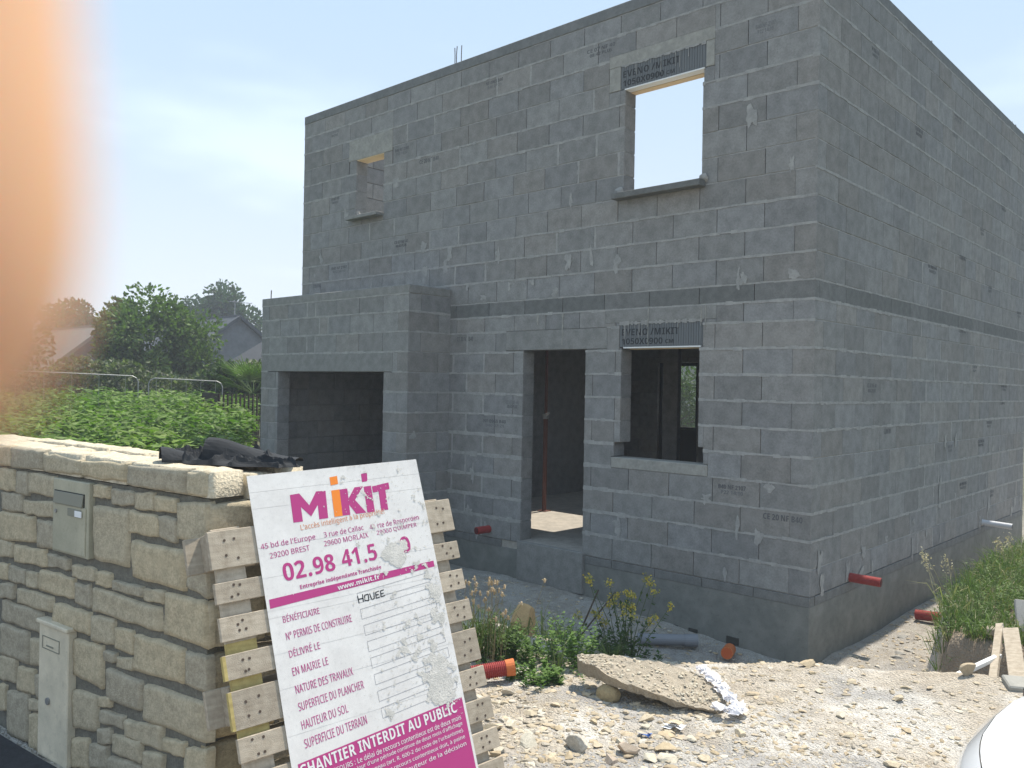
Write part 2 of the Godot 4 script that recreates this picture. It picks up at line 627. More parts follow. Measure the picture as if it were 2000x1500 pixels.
func lay_blocks(house: Node3D) -> void:
	block_list.sort_custom(func(a, b): return a[0] > b[0])
	var rest := []
	for k in 12:
		rest.append(Geo.new())
	for i in block_list.size():
		var b: Array = block_list[i]
		var tone := rng.randi_range(0, 11)
		var t: Transform3D = b[4]
		if i < 300:
			var o := part(block_mesh(b[1], b[2], b[3]), "block", m.block[tone], b[5])
			o.transform = t
		else:
			rest[tone].cbox(t * Vector3(0, 0, -b[3] / 2), Vector3(b[1], b[2], b[3]), .004, t.basis)
	var am := ArrayMesh.new()
	for k in 12:
		if rest[k].v.is_empty(): continue
		var arr := []
		arr.resize(Mesh.ARRAY_MAX)
		arr[Mesh.ARRAY_VERTEX] = rest[k].v
		am.add_surface_from_arrays(Mesh.PRIMITIVE_TRIANGLES, arr)
		am.surface_set_material(am.get_surface_count() - 1, m.block[k])
	var o := MeshInstance3D.new()
	o.mesh = am
	o.name = "block_courses"
	o.set_meta("kind", "stuff")
	house.add_child(o)


func text_mesh(s: String, bold := true, serif := false) -> TextMesh:
	var f := SystemFont.new()
	f.font_names = PackedStringArray(["Droid Serif" if serif else "Droid Sans"])
	f.font_weight = 700 if bold else 400
	var t := TextMesh.new()
	t.font = f
	t.text = s
	t.font_size = 48
	t.pixel_size = .01
	t.depth = .01
	t.curve_step = 1.0
	return t


# lettering fitted into a width and a height, starting at o; R runs along the line, Uv up the letters
func lettering(s: String, o: Vector3, R: Vector3, Uv: Vector3, w: float, h: float, mt: Material, parent: Node, bold := true, n := "lettering") -> void:
	var t := text_mesh(s, bold)
	var bb := t.get_aabb()
	var i := part(t, n, mt, parent)
	var N := R.cross(Uv).normalized()
	var sx := w / bb.size.x
	var sy := h / bb.size.y
	var b := Basis(R.normalized() * sx, Uv.normalized() * sy, N * .05)
	i.transform = Transform3D(b, o - b * Vector3(bb.position.x, bb.position.y, 0))


func stamp(c: Vector3, U: Vector3, w: float, parent: Node, k: int) -> void:
	var s: String = ["CE 07 NF 40", "B40 NF 2107", "CE 20 NF B40", "NF 0965 B40"][k % 4]
	var s2: String = ["08:42 PLUS", "P22 14:10", "", "B40 07:21"][k % 4]
	lettering(s, c, U, UP, w, .042 if s2 else .055, m.ink if k % 3 else m.inkpale, parent, true, "stamp")
	if s2:
		lettering(s2, c - UP * .05 + U * w * .1, U, UP, w * .8, .036, m.inkpale if k % 2 else m.ink, parent, true, "stamp")


func house() -> void:
	var h := thing("block_house", "unfinished two storey grey concrete block house without roof", "house", Vector3.ZERO)
	var low := []
	for k in 10:
		low.append([k * .2506, (k + 1) * .2506, .2 if k % 2 == 0 else .5])
	var lowtop := 2.506
	# ---- front wall, ground floor
	var rows := []
	for k in 10:
		rows.append([low[k][0], low[k][1], -.2 if k % 2 == 0 else .5, 4.5 + (.1 if k % 2 else -.12) + rf(-.02, .02)])
	rows.append([2.506, 2.695, -.2, -1])
	var door := Rect2(2.59, -.05, .93, 2.34)
	var win1 := Rect2(1.165, 1.115, .945, 1.18)
	var holes := [door, win1, Rect2(2.09, 1.115, .10, .16), Rect2(1.105, 1.115, .07, .17), Rect2(1.13, 2.285, 1.01, .27), Rect2(4.95, -.05, 3.05, 2.7), Rect2(2.3, 2.285, 1.5, .221), Rect2(1.05, .995, 1.17, .125), Rect2(.98, 2.553, 1.35, .14)]
	var front := block_wall(h, "front_wall", Vector3.ZERO, Vector3.LEFT, Vector3.BACK, 8.2, rows, holes, .2, 46)
	# ---- front wall, upper floor
	rows = []
	for k in 12:
		rows.append([2.875 + k * .2524, minf(2.875 + (k + 1) * .2524, 5.865), -.2 if k % 2 else .5, [-1.0, 4.62, 2.52, 4.78, 6.1, 2.4, 2.55, 5.0, 2.4, 5.4, 3.6, -1.0][k]])
	var win2 := Rect2(1.175, 3.93, .94, 1.16)
	var win3 := Rect2(6.215, 4.25, .63, .845)
	block_wall(h, "front_wall", Vector3.ZERO, Vector3.LEFT, Vector3.BACK, 8.2, rows, [win2, win3, Rect2(1.145, 5.05, 1.035, .265), Rect2(6.03, 5.09, 1.0, .3), Rect2(1.05, 5.31, 1.28, .13), Rect2(1.05, 5.05, .1, .3), Rect2(2.175, 5.05, .15, .3)], .2, 30)
	# ---- side wall
	rows = []
	for k in 10:
		rows.append([low[k][0], low[k][1], .5 if k % 2 == 0 else -.2, [3.3, 3.75, 3.35, 3.6, 3.2, 3.7, 3.3, 3.55, 3.75, 3.4][k]])
	rows.append([2.506, 2.695, .5, 3.3])
	block_wall(h, "side_wall", Vector3.ZERO, Vector3.FORWARD, Vector3.RIGHT, 8.2, rows, [], .2, 30)
	rows = []
	for k in 12:
		rows.append([2.875 + k * .2524, minf(2.875 + (k + 1) * .2524, 5.865), .5 if k % 2 else -.2, [3.5, 3.3, 3.9, 3.5, 3.2, 3.9, 3.4, 3.7, 4.2, 3.6, -1.0, -1.0][k]])
	block_wall(h, "side_wall", Vector3.ZERO, Vector3.FORWARD, Vector3.RIGHT, 8.2, rows, [], .2, 0)
	# ---- garage porch
	rows = []
	for k in 8:
		rows.append([low[k][0], low[k][1], -.2 if k % 2 == 0 else .5, -1.0])
	rows.append([2.005, 2.256, -.2, -1.0]); rows.append([2.256, 2.506, .5, 2.4]); rows.append([2.506, 2.757, -.2, 1.7]); rows.append([2.757, 2.975, .5, 2.2])
	var go := Vector3(-4.79, 0, .7)
	block_wall(h, "porch_front", go, Vector3.LEFT, Vector3.BACK, 3.38, rows, [Rect2(.47, -.05, 2.45, 2.055), Rect2(.3, 2.0, 2.9, .25)], .2, 8)
	for r in rows:
		r[2] = .5 if r[2] < 0 else -.2
		r[3] = -1.0
	block_wall(h, "porch_side", go, Vector3.FORWARD, Vector3.RIGHT, .72, rows, [], .2, 3)
	# ---- far walls
	rows = []
	for k in 10:
		rows.append([low[k][0], low[k][1], .2 if k % 2 == 0 else .5, -1.0])
	rows.append([2.506, 2.695, .2, -1.0])
	for k in 12:
		rows.append([2.875 + k * .2524, minf(2.875 + (k + 1) * .2524, 5.865), .5 if k % 2 else .2, -1.0])
	block_wall(h, "left_wall", Vector3(-8.2, 0, 0), Vector3.FORWARD, Vector3.LEFT, 8.0, rows, [Rect2(5.24, 0, .9, 2.2)])
	block_wall(h, "back_wall", Vector3(0, 0, -8.0), Vector3.LEFT, Vector3.FORWARD, 8.2, rows, [Rect2(5.75, 0, .95, 2.4), Rect2(2.3, 0, 1.4, 2.4)])  # the wider opening is added, unseen, to let light into the house
	rows.resize(12)
	block_wall(h, "left_wall", Vector3(-8.17, 0, .69), Vector3.FORWARD, Vector3.LEFT, .7, [[0, .25, .5, -1.0], [.25, .5, .2, -1.0], [.5, .75, .5, -1.0], [.75, 1, .2, -1.0], [1, 1.25, .5, -1.0], [1.25, 1.5, .2, -1.0], [1.5, 1.75, .5, -1.0], [1.75, 2, .2, -1.0], [2, 2.25, .5, -1.0], [2.25, 2.5, .2, -1.0], [2.5, 2.75, .5, -1.0], [2.75, 2.975, .2, -1.0]], [])
	# ---- floor band of darker edge tiles, one by one
	var bx := [0.0, .589, 1.178, 1.766, 2.347, 2.931, 3.51, 4.1, 4.69, 5.28, 5.87, 6.46, 7.05, 7.64, 8.2]
	for k in bx.size() - 1:
		var g := Geo.new()
		g.cbox(Vector3(-(bx[k] + bx[k + 1]) / 2, 2.786, -.052), Vector3(bx[k + 1] - bx[k] - .006, .168, .1), .003)
		part(g.mesh(), "edge_tile", m.band if k % 3 else m.band2, h)
	for k in 13:
		var g := Geo.new()
		g.cbox(Vector3(-.052, 2.786, -.104 - (k + .5) * (8.09 / 13)), Vector3(.1, .168, 8.09 / 13 - .006), .003)
		part(g.mesh(), "edge_tile", m.band if k % 4 else m.band2, h)
	var bed := Geo.new()
	for s in 2:
		for y in [2.697, 2.873]:
			var x := 0.0
			var ln := 8.19
			while x < ln:
				var e := minf(x + rf(.06, .14), ln)
				var c := Vector3(-(x + e) / 2, y + rf(-.002, .002), -.012) if s == 0 else Vector3(-.012, y + rf(-.002, .002), -(x + e) / 2)
				var sz := Vector3(e - x + .003, .014 + rf(0, .006), .02 + rf(0, .006))
				bed.box(c, sz if s == 0 else Vector3(sz.z, sz.y, sz.x))
				x = e
	part(bed.mesh(), "mortar", m.mortar, h)
	# ---- intermediate floor with the stairwell left open
	var g := Geo.new()
	for q in sub_rects(Rect2(-8.0, -7.8, 7.895, 7.69), [Rect2(-4.98, -3.46, 1.30, 1.42)]):
		g.box(Vector3(q.position.x + q.size.x / 2, 2.785, q.position.y + q.size.y / 2), Vector3(q.size.x, .17, q.size.y))
	part(g.mesh(), "floor_slab", m.slabfloor, h)
	# ---- ground slab, footing, coping
	g = Geo.new()
	g.box(Vector3(-4.1, -.045, -4.0), Vector3(8.17, .15, 7.97))
	g.box(Vector3(-6.48, -.045, .3), Vector3(3.3, .15, .66))
	part(g.mesh(), "ground_slab", m.slabfloor, h)
	g = Geo.new()
	g.cbox(Vector3(-4.1, -.5, -4.1), Vector3(8.196, .83, 8.196), .006)
	g.cbox(Vector3(-6.48, -.5, .345), Vector3(3.376, .83, .70), .006)
	part(g.mesh(), "footing", m.plinth, h)
	# uneven course of slab edge above the footing
	g = Geo.new()
	for k in 15:
		var w := 8.2 / 15
		if k in [5, 6] : continue
		g.cbox(Vector3(-(k + .5) * w, -.045, -.05), Vector3(w - .005, .085, .1 + .006), .003)
	for k in 14:
		var w := 8.08 / 14
		g.cbox(Vector3(-.05, -.045, -.11 - (k + .5) * w), Vector3(.106, .085, w - .005), .003)
	part(g.mesh(), "slab_edge", m.band2, h)
	# door step
	g = Geo.new()
	g.cbox(Vector3(-3.045, -.2, .012), Vector3(.975, .46, .06), .006)
	part(g.mesh(), "door_step", m.cast, h)
	# footing drains
	for q in [[-1.40, -.56, .10], [-1.18, -.555, .10], [-.75, -.545, .13]]:
		g = Geo.new()
		g.cbox(Vector3(q[0], q[1], .002), Vector3(q[2], .07, .012), .003)
		part(g.mesh(), "drain_hole", m.boxin, h)
	# coping along the wall heads
	g = Geo.new()
	g.cbox(Vector3(-4.1, 5.93, -.1), Vector3(8.21, .125, .21), .008)
	g.cbox(Vector3(-.1, 5.93, -4.205), Vector3(.206, .123, 7.99), .008)
	g.cbox(Vector3(-8.1, 5.93, -4.105), Vector3(.206, .123, 7.79), .008)
	g.cbox(Vector3(-4.1, 5.93, -7.9), Vector3(7.99, .121, .206), .008)
	part(g.mesh(), "coping", m.coping, h)
	g = Geo.new()
	g.cbox(Vector3(-6.48, 3.03, .598), Vector3(3.39, .11, .21), .008)
	g.cbox(Vector3(-4.888, 3.03, .245), Vector3(.205, .108, .49), .008)
	g.box(Vector3(-6.6, 2.9, .25), Vector3(3.1, .12, .48))
	part(g.mesh(), "porch_coping", m.cast, h)
	g = Geo.new()
	g.cbox(Vector3(-6.54, 2.128, .605), Vector3(2.9, .243, .194), .004)
	part(g.mesh(), "porch_lintel", m.cast, h)
	# lintels
	g = Geo.new()
	g.cbox(Vector3(-3.05, 2.395, -.098), Vector3(1.5, .226, .197), .0015)
	part(g.mesh(), "door_lintel", m.cast, h)
	g = Geo.new()
	g.cbox(Vector3(-1.655, 2.622, -.098), Vector3(1.35, .138, .198), .004)
	part(g.mesh(), "window_lintel", m.cast, h)
	g = Geo.new()
	g.cbox(Vector3(-1.69, 5.377, -.098), Vector3(1.28, .128, .2), .004)
	g.cbox(Vector3(-1.098, 5.183, -.098), Vector3(.094, .256, .2), .004)
	g.cbox(Vector3(-2.252, 5.183, -.098), Vector3(.146, .256, .2), .004)
	part(g.mesh(), "window_lintel", m.lintel, h)
	g = Geo.new()
	g.cbox(Vector3(-6.53, 5.24, -.098), Vector3(1.0, .296, .202), .004)
	part(g.mesh(), "window_lintel", m.lintel, h)
	g = Geo.new()
	g.box(Vector3(-6.53, 5.088, -.10), Vector3(.62, .012, .19))
	part(g.mesh(), "insulation", m.insul, h)
	# roller shutter boxes with ribbed fronts and printed size
	for k in 2:
		var yb: float = 2.29 if k == 0 else 5.055
		var x0 := -2.137 if k == 0 else -2.178
		var x1 := -1.137 if k == 0 else -1.147
		g = Geo.new()
		g.box(Vector3((x0 + x1) / 2, yb + .13, -.105), Vector3(x1 - x0, .256, .19))
		var n := 34
		for i in n:
			var xx := lerpf(x0 + .012, x1 - .012, (i + .5) / n)
			g.box(Vector3(xx, yb + .13, -.009), Vector3((x1 - x0) / n * .72, .25, .008))
		var b := part(g.mesh(), "shutter_box", m.shutter, h)
		lettering("EVENO /MIKIT", Vector3(x0 + .03, yb + .125, -.004), Vector3.RIGHT, UP, .70, .07, m.inkdark, b)
		lettering("1050X0900", Vector3(x0 + .03, yb + .03, -.004), Vector3.RIGHT, UP, .51, .065, m.inkdark, b)
		lettering("CM", Vector3(x0 + .57, yb + .035, -.004), Vector3.RIGHT, UP, .1, .04, m.inkdark, b)
		g = Geo.new()
		g.box(Vector3((x0 + x1) / 2 + .02, yb - .004, -.05), Vector3(x1 - x0 - .07, .014, .10))
		part(g.mesh(), "guide_rail", m.white, b)
		g = Geo.new()
		g.box(Vector3((x0 + x1) / 2 + .02, yb - .008, -.15), Vector3(x1 - x0 - .09, .02, .09))
		part(g.mesh(), "insulation", m.insul, b)
		# cement runs over the box
		g = Geo.new()
		for i in 8:
			var xx := rf(x0 + .02, x1 - .02)
			var l := rf(.03, .2)
			g.box(Vector3(xx, yb + .255 - l / 2, .0006), Vector3(rf(.004, .009), l, .002))
		for i in 40:
			g.box(Vector3(lerpf(x0, x1, i / 40.0) + .012, yb + .255, .0005), Vector3(.027, rf(.01, .05), .002))
		part(g.mesh(), "cement_runs", m.mortar, b).set_meta("kind", "stuff")
	# sills
	g = Geo.new()
	g.cbox(Vector3(-1.66, 3.895, .005), Vector3(1.065, .065, .23), .005)
	part(g.mesh(), "window_sill", m.band, h)
	g = Geo.new()
	g.cbox(Vector3(-6.58, 4.235, .005), Vector3(.72, .05, .23), .005)
	part(g.mesh(), "window_sill", m.cast, h)
	g = Geo.new()
	g.cbox(Vector3(-1.635, 1.056, -.098), Vector3(1.165, .115, .204), .006)
	part(g.mesh(), "window_sill", m.lintel, h)
	# mortar dabs at sill ends
	g = Geo.new()
	for q in [Vector3(-2.15, 3.96, .02), Vector3(-1.14, 3.95, .02), Vector3(-6.83, 4.31, -.03)]:
		rock(g, q, Vector3(.05, .045, .03), 1, 3, .2)
	part(g.mesh(), "mortar_dab", m.mortar, h)
	# white cement runs below the floor band
	for q in [[-2.925, 2.69, .02, .36], [-1.772, 2.70, .012, .40], [-1.15, 2.69, .012, .2], [-1.1, 2.69, .009, .22], [-3.3, 2.69, .03, .12]]:
		var y: float = q[1]
		g = Geo.new()
		while y > q[1] - q[3]:
			g.box(Vector3(q[0] + rf(-.003, .003), y - .02, .0035 if q[0] > -2.2 else .0015), Vector3(q[2] * rf(.7, 1.4) * (1.0 - .6 * (q[1] - y) / q[3]), .042, .004))
			y -= .04
		part(g.mesh(), "cement_run", m.lintel, h)
	# stamps printed on single blocks
	var k := 0
	for q in [[-7.5, 5.59], [-5.97, 5.05], [-5.45, 4.8], [-7.46, 4.58], [-5.95, 3.78], [-7.42, 3.54], [-7.9, 3.3], [-4.22, 5.57], [-2.64, 5.56], [-.62, 5.28], [-4.66, 2.41], [-4.16, 1.4], [-3.78, 1.64], [-.93, .9], [-.46, .66]]:
		stamp(Vector3(q[0], q[1], .0008), Vector3.RIGHT, .2 + .09 * (k % 3), h, k)
		k += 1
	for q in [[5.315, -1.404], [4.833, -2.77], [5.36, -4.248], [5.088, -4.197], [5.376, -6.801], [4.622, -6.639], [4.099, -5.542], [3.593, -4.582], [3.336, -3.32], [3.349, -5.998], [3.118, -7.71], [2.649, -4.592], [2.201, -5.274], [1.906, -1.437], [1.959, -6.821], [1.419, -1.939], [1.433, -6.04], [1.18, -5.596], [1.169, -4.206], [1.706, -6.778], [.654, -4.758], [.428, -6.275]]:
		stamp(Vector3(.0008, q[0], q[1] + .13), Vector3.FORWARD, .2 + .06 * (k % 3), h, k)
		k += 1
	# rebar ends
	for q in [Vector3(-4.9, 5.99, -.1), Vector3(-4.85, 5.99, -.08), Vector3(-4.78, 5.99, -.1), Vector3(-8.1, 3.08, .6), Vector3(-8.06, 3.08, .62), Vector3(-.1, 5.99, -3.5), Vector3(-.1, 5.99, -7.55), Vector3(-.09, 5.99, -7.75)]:
		g = Geo.new()
		var hh := .26 if q.x > -5 and q.x < -4 else .14
		g.tube([q - UP * .02, q + UP * hh * .6, q + UP * hh + Vector3(rf(-.01, .01), 0, 0)], [.006], 6)
		part(g.mesh(), "rebar", m.rebar, h)
	# pipes set in the walls
	wall_pipe(h, Vector3(-.05, .045, -.93), Vector3(1, -.03, -.1), .34, .045, true, "wall_pipe")
	wall_pipe(h, Vector3(-.05, .065, -5.75), Vector3(1, -.05, -.05), .42, .04, false, "wall_pipe")
	wall_pipe(h, Vector3(-4.03, .10, -.05), Vector3(-.05, .0, 1), .26, .045, true, "wall_pipe")
	# inside: partition, column, steel prop, glazed back door
	g = Geo.new()
	g.box(Vector3(-6.0, 1.36, -3.3), Vector3(.1, 2.68, 4.4))
	g.box(Vector3(-4.35, 1.36, -4.6), Vector3(.28, 2.68, .1))
	g.box(Vector3(-2.2, 1.36, -5.2), Vector3(3.9, 2.68, .1))
	part(g.mesh(), "partition", m.darkin, h)
	g = Geo.new()
	g.tube([Vector3(-4.85, .03, -1.99), Vector3(-4.85, 1.42, -1.99)], [.032], 12)
	g.box(Vector3(-4.85, .035, -1.99), Vector3(.14, .01, .14))
	var prop := part(g.mesh(), "steel_prop", m.rust, h)
	g = Geo.new()
	g.tube([Vector3(-4.85, 1.42, -1.99), Vector3(-4.85, 2.695, -1.99)], [.022], 10)
	part(g.mesh(), "inner_tube", m.rust, prop)
	g = Geo.new()
	g.tube([Vector3(-4.88, 1.44, -1.95), Vector3(-4.75, 1.47, -1.96)], [.008], 6)
	g.tube([Vector3(-4.85, 1.38, -1.99), Vector3(-4.85, 1.44, -1.99)], [.045], 10)
	part(g.mesh(), "handle", m.steel, prop)
	var dr := Geo.new()
	for q in [[Vector3(-6.66, 1.2, -7.9), Vector3(.07, 2.38, .06)], [Vector3(-5.79, 1.2, -7.9), Vector3(.07, 2.38, .06)], [Vector3(-6.225, 2.36, -7.9), Vector3(.94, .07, .06)], [Vector3(-6.225, 1.03, -7.9), Vector3(.8, .05, .05)], [Vector3(-6.225, .5, -7.9), Vector3(.8, 1.0, .03)]]:
		dr.box(q[0], q[1])
	var bd := part(dr.mesh(), "back_door", m.boxin, h)
	g = Geo.new()
	g.box(Vector3(-6.225, 1.69, -7.9), Vector3(.8, 1.28, .006))
	part(g.mesh(), "pane", m.pane, bd)
	g = Geo.new()
	g.tube([Vector3(-6.5, 1.3, -7.86), Vector3(-6.5, 1.3, -7.80), Vector3(-6.5, 1.12, -7.80), Vector3(-6.5, 1.12, -7.86)], [.01], 6)
	part(g.mesh(), "handle", m.steel, bd)
	lay_blocks(h)


func wall_pipe(h: Node3D, o: Vector3, d: Vector3, l: float, r: float, ribbed: bool, n: String) -> void:
	d = d.normalized()
	var p := part(corrugated(o, d, l, r, ribbed), n, m.pipe_red if ribbed else m.pipe_light, h)
	var g := Geo.new()
	g.tube([o + d * (l - .1), o + d * (l + .0005)], [r * .86], 16)
	part(g.mesh(), "bore", m.pipe_redin if ribbed else m.boxin, p)


func corrugated(o: Vector3, d: Vector3, l: float, r: float, ribbed: bool) -> ArrayMesh:
	var pts := []
	var rad := []
	if ribbed:
		var n := int(l / .012)
		for i in n + 1:
			for s in [[.0, .9], [.25, 1.0], [.6, 1.0], [.8, .9]]:
				pts.append(o + d * (l * (i + s[0]) / (n + 1)))
				rad.append(r * s[1])
	else:
		pts = [o, o + d * l]
		rad = [r]
	var g := Geo.new()
	g.tube(pts, rad, 18, true)
	return g.mesh()


# ---------------------------------------------------------------- stone wall
const STONES := [[1.89,1.5,1.74,1.5,1.73,1.4,1.89,1.39],[1.74,1.5,1.38,1.5,1.38,1.41,1.73,1.39],[1.38,1.49,1.01,1.48,1,1.41,1.38,1.4],[1,1.48,0.602,1.49,0.599,1.41,0.999,1.41],[0.598,1.48,0.137,1.5,0.134,1.4,0.595,1.4],[0.129,1.49,-0.002,1.5,-0.005,1.4,0.126,1.4],[1.89,1.38,1.71,1.38,1.7,1.27,1.88,1.26],[1.69,1.38,1.56,1.38,1.55,1.26,1.69,1.26],[1.55,1.38,1.26,1.38,1.25,1.28,1.54,1.28],[0.896,1.37,0.761,1.38,0.759,1.32,0.894,1.32],[0.736,1.37,0.547,1.37,0.545,1.31,0.734,1.3],[0.536,1.37,0.384,1.38,0.382,1.31,0.533,1.3],[0.372,1.37,0.216,1.37,0.215,1.32,0.37,1.31],[1.86,1.25,1.62,1.26,1.61,1.17,1.85,1.16],[1.61,1.23,1.25,1.26,1.25,1.18,1.6,1.17],[1.88,1.15,1.48,1.16,1.47,1.03,1.87,0.999],[1.45,1.15,1.26,1.16,1.25,1.03,1.44,1.01],[0.893,1.28,0.588,1.29,0.579,1.03,0.884,1.03],[0.582,1.29,0.347,1.28,0.344,1.2,0.579,1.19],[0.342,1.29,0.214,1.29,0.21,1.19,0.339,1.2],[0.21,1.36,-0.006,1.38,-0.011,1.21,0.205,1.21],[0.56,1.16,0.139,1.17,0.134,1,0.554,1],[0.131,1.11,-0.014,1.12,-0.017,1,0.128,1.02],[1.87,0.999,1.72,1,1.72,0.924,1.87,0.911],[1.7,0.991,1.35,1.01,1.34,0.931,1.7,0.908],[1.33,0.996,1.11,0.998,1.11,0.95,1.33,0.938],[1.08,0.981,0.87,0.989,0.868,0.93,1.08,0.92],[0.862,0.979,0.72,0.985,0.718,0.929,0.86,0.915],[0.712,0.959,0.461,0.966,0.46,0.928,0.71,0.915],[0.447,0.963,0.296,0.975,0.294,0.924,0.445,0.921],[1.87,0.876,1.76,0.885,1.76,0.799,1.86,0.791],[1.75,0.875,1.56,0.88,1.56,0.806,1.75,0.799],[1.55,0.875,1.43,0.888,1.43,0.811,1.55,0.8],[1.41,0.912,1.05,0.912,1.05,0.817,1.41,0.803],[1.05,0.894,0.914,0.907,0.91,0.804,1.04,0.8],[0.895,0.901,0.31,0.902,0.307,0.804,0.892,0.795],[0.296,0.974,-0.018,0.987,-0.023,0.802,0.29,0.801],[1.86,0.771,1.69,0.789,1.69,0.714,1.86,0.692],[1.66,0.774,1.27,0.792,1.27,0.717,1.66,0.703],[1.26,0.768,0.899,0.78,0.895,0.675,1.26,0.667],[1.83,0.688,1.37,0.697,1.36,0.594,1.82,0.581],[0.897,0.77,0.687,0.79,0.682,0.671,0.893,0.655],[0.682,0.757,0.533,0.769,0.53,0.665,0.678,0.66],[1.85,0.56,1.52,0.571,1.51,0.413,1.85,0.394],[1.5,0.55,1.35,0.571,1.34,0.434,1.5,0.413],[1.06,0.633,0.786,0.651,0.779,0.455,1.05,0.464],[0.778,0.628,0.67,0.639,0.669,0.603,0.776,0.59],[0.662,0.623,0.533,0.643,0.531,0.599,0.66,0.581],[0.529,0.757,0.136,0.77,0.131,0.623,0.524,0.599],[0.126,0.76,-0.024,0.772,-0.029,0.622,0.122,0.623],[1.85,0.389,1.65,0.415,1.65,0.29,1.84,0.263],[1.63,0.379,1.44,0.398,1.43,0.278,1.63,0.254],[1.43,0.379,1.35,0.391,1.34,0.275,1.42,0.26],[1.06,0.397,0.825,0.41,0.82,0.253,1.05,0.212],[0.814,0.415,0.709,0.435,0.707,0.392,0.812,0.373],[0.748,0.558,0.455,0.562,0.45,0.434,0.743,0.417],[0.444,0.561,-0.027,0.585,-0.032,0.425,0.439,0.406],[1.84,0.24,1.77,0.25,1.77,0.112,1.83,0.101],[1.75,0.235,1.51,0.26,1.5,0.014,1.74,-0.003],[1.5,0.235,1.35,0.264,1.35,0.215,1.49,0.185],[1.49,0.172,1.35,0.199,1.34,0.014,1.49,-0.014],[0.798,0.358,0.593,0.377,0.591,0.327,0.796,0.304],[0.589,0.364,0.288,0.416,0.284,0.313,0.587,0.293],[0.279,0.368,0.124,0.388,0.122,0.331,0.278,0.31],[0.816,0.27,0.704,0.294,0.701,0.227,0.814,0.202],[0.691,0.273,0.446,0.309,0.443,0.213,0.689,0.196],[1.06,0.166,0.899,0.202,0.893,0.061,1.05,0.021],[0.885,0.177,0.724,0.216,0.72,0.111,0.882,0.07],[0.438,0.267,0.277,0.299,0.275,0.225,0.435,0.198],[0.123,0.37,-0.036,0.407,-0.039,0.299,0.12,0.261],[0.718,0.166,0.446,0.202,0.444,0.138,0.716,0.087]]


# hewn stone filling a quad q (metres in the plane spanned by R and Uv at o), standing proud of it along N
func hewn(o: Vector3, R: Vector3, Uv: Vector3, N: Vector3, q: Array, proud: float, depth: float, swell := .0) -> ArrayMesh:
	var g := Geo.new()
	var n := 9
	var off := rf(0, 100)
	var grid := []
	var cx := (Vector2(q[0], q[1]).distance_to(Vector2(q[2], q[3])) + Vector2(q[6], q[7]).distance_to(Vector2(q[4], q[5]))) * .5
	var cy := (Vector2(q[0], q[1]).distance_to(Vector2(q[6], q[7])) + Vector2(q[2], q[3]).distance_to(Vector2(q[4], q[5]))) * .5
	var qc := [(q[0] + q[2] + q[4] + q[6]) * .25, (q[1] + q[3] + q[5] + q[7]) * .25]
	var qe := []
	for i in 8: qe.append(q[i] + (swell if q[i] > qc[i % 2] else -swell))
	q = qe
	var rr := clampf(minf(cx, cy) * .14, .006, .016)
	for j in n:
		var row := []
		for i in n:
			# denser near the rim
			var s := .5 - .5 * cos(PI * i / (n - 1.0))
			var t := .5 - .5 * cos(PI * j / (n - 1.0))
			var a := Vector2(q[0], q[1]).lerp(Vector2(q[2], q[3]), s)
			var b := Vector2(q[6], q[7]).lerp(Vector2(q[4], q[5]), s)
			var p := a.lerp(b, t)
			# rounded corners: pull in where both coordinates are near the rim
			var ex := minf(s, 1 - s) * cx
			var ey := minf(t, 1 - t) * cy
			var mid := (Vector2(q[0], q[1]) + Vector2(q[2], q[3]) + Vector2(q[4], q[5]) + Vector2(q[6], q[7])) * .25
			if ex < rr and ey < rr:
				var k := Vector2(rr - ex, rr - ey).length()
				if k > rr: p += (mid - p).normalized() * (k - rr) * 1.2
			p += Vector2(fnoise.get_noise_2d(p.x * 900 + off, p.y * 900), fnoise.get_noise_2d(p.x * 900, p.y * 900 + off + 50)) * .010
			var edge := minf(minf(ex, ey) / rr, 1.0)
			var zz: float = proud * sqrt(1.0 - (1.0 - edge) * (1.0 - edge)) + (fnoise.get_noise_2d(p.x * 350 + off * 3, p.y * 350) * .010 + fnoise.get_noise_2d(p.x * 1300 + off, p.y * 1300) * .006) * edge
			if i == 0 or j == 0 or i == n - 1 or j == n - 1: zz = -depth
			row.append(o + R * p.x + Uv * p.y + N * zz)
		grid.append(row)
	for j in n - 1:
		for i in n - 1:
			g.quad(grid[j][i], grid[j][i + 1], grid[j + 1][i + 1], grid[j + 1][i])
	return g.mesh(true)


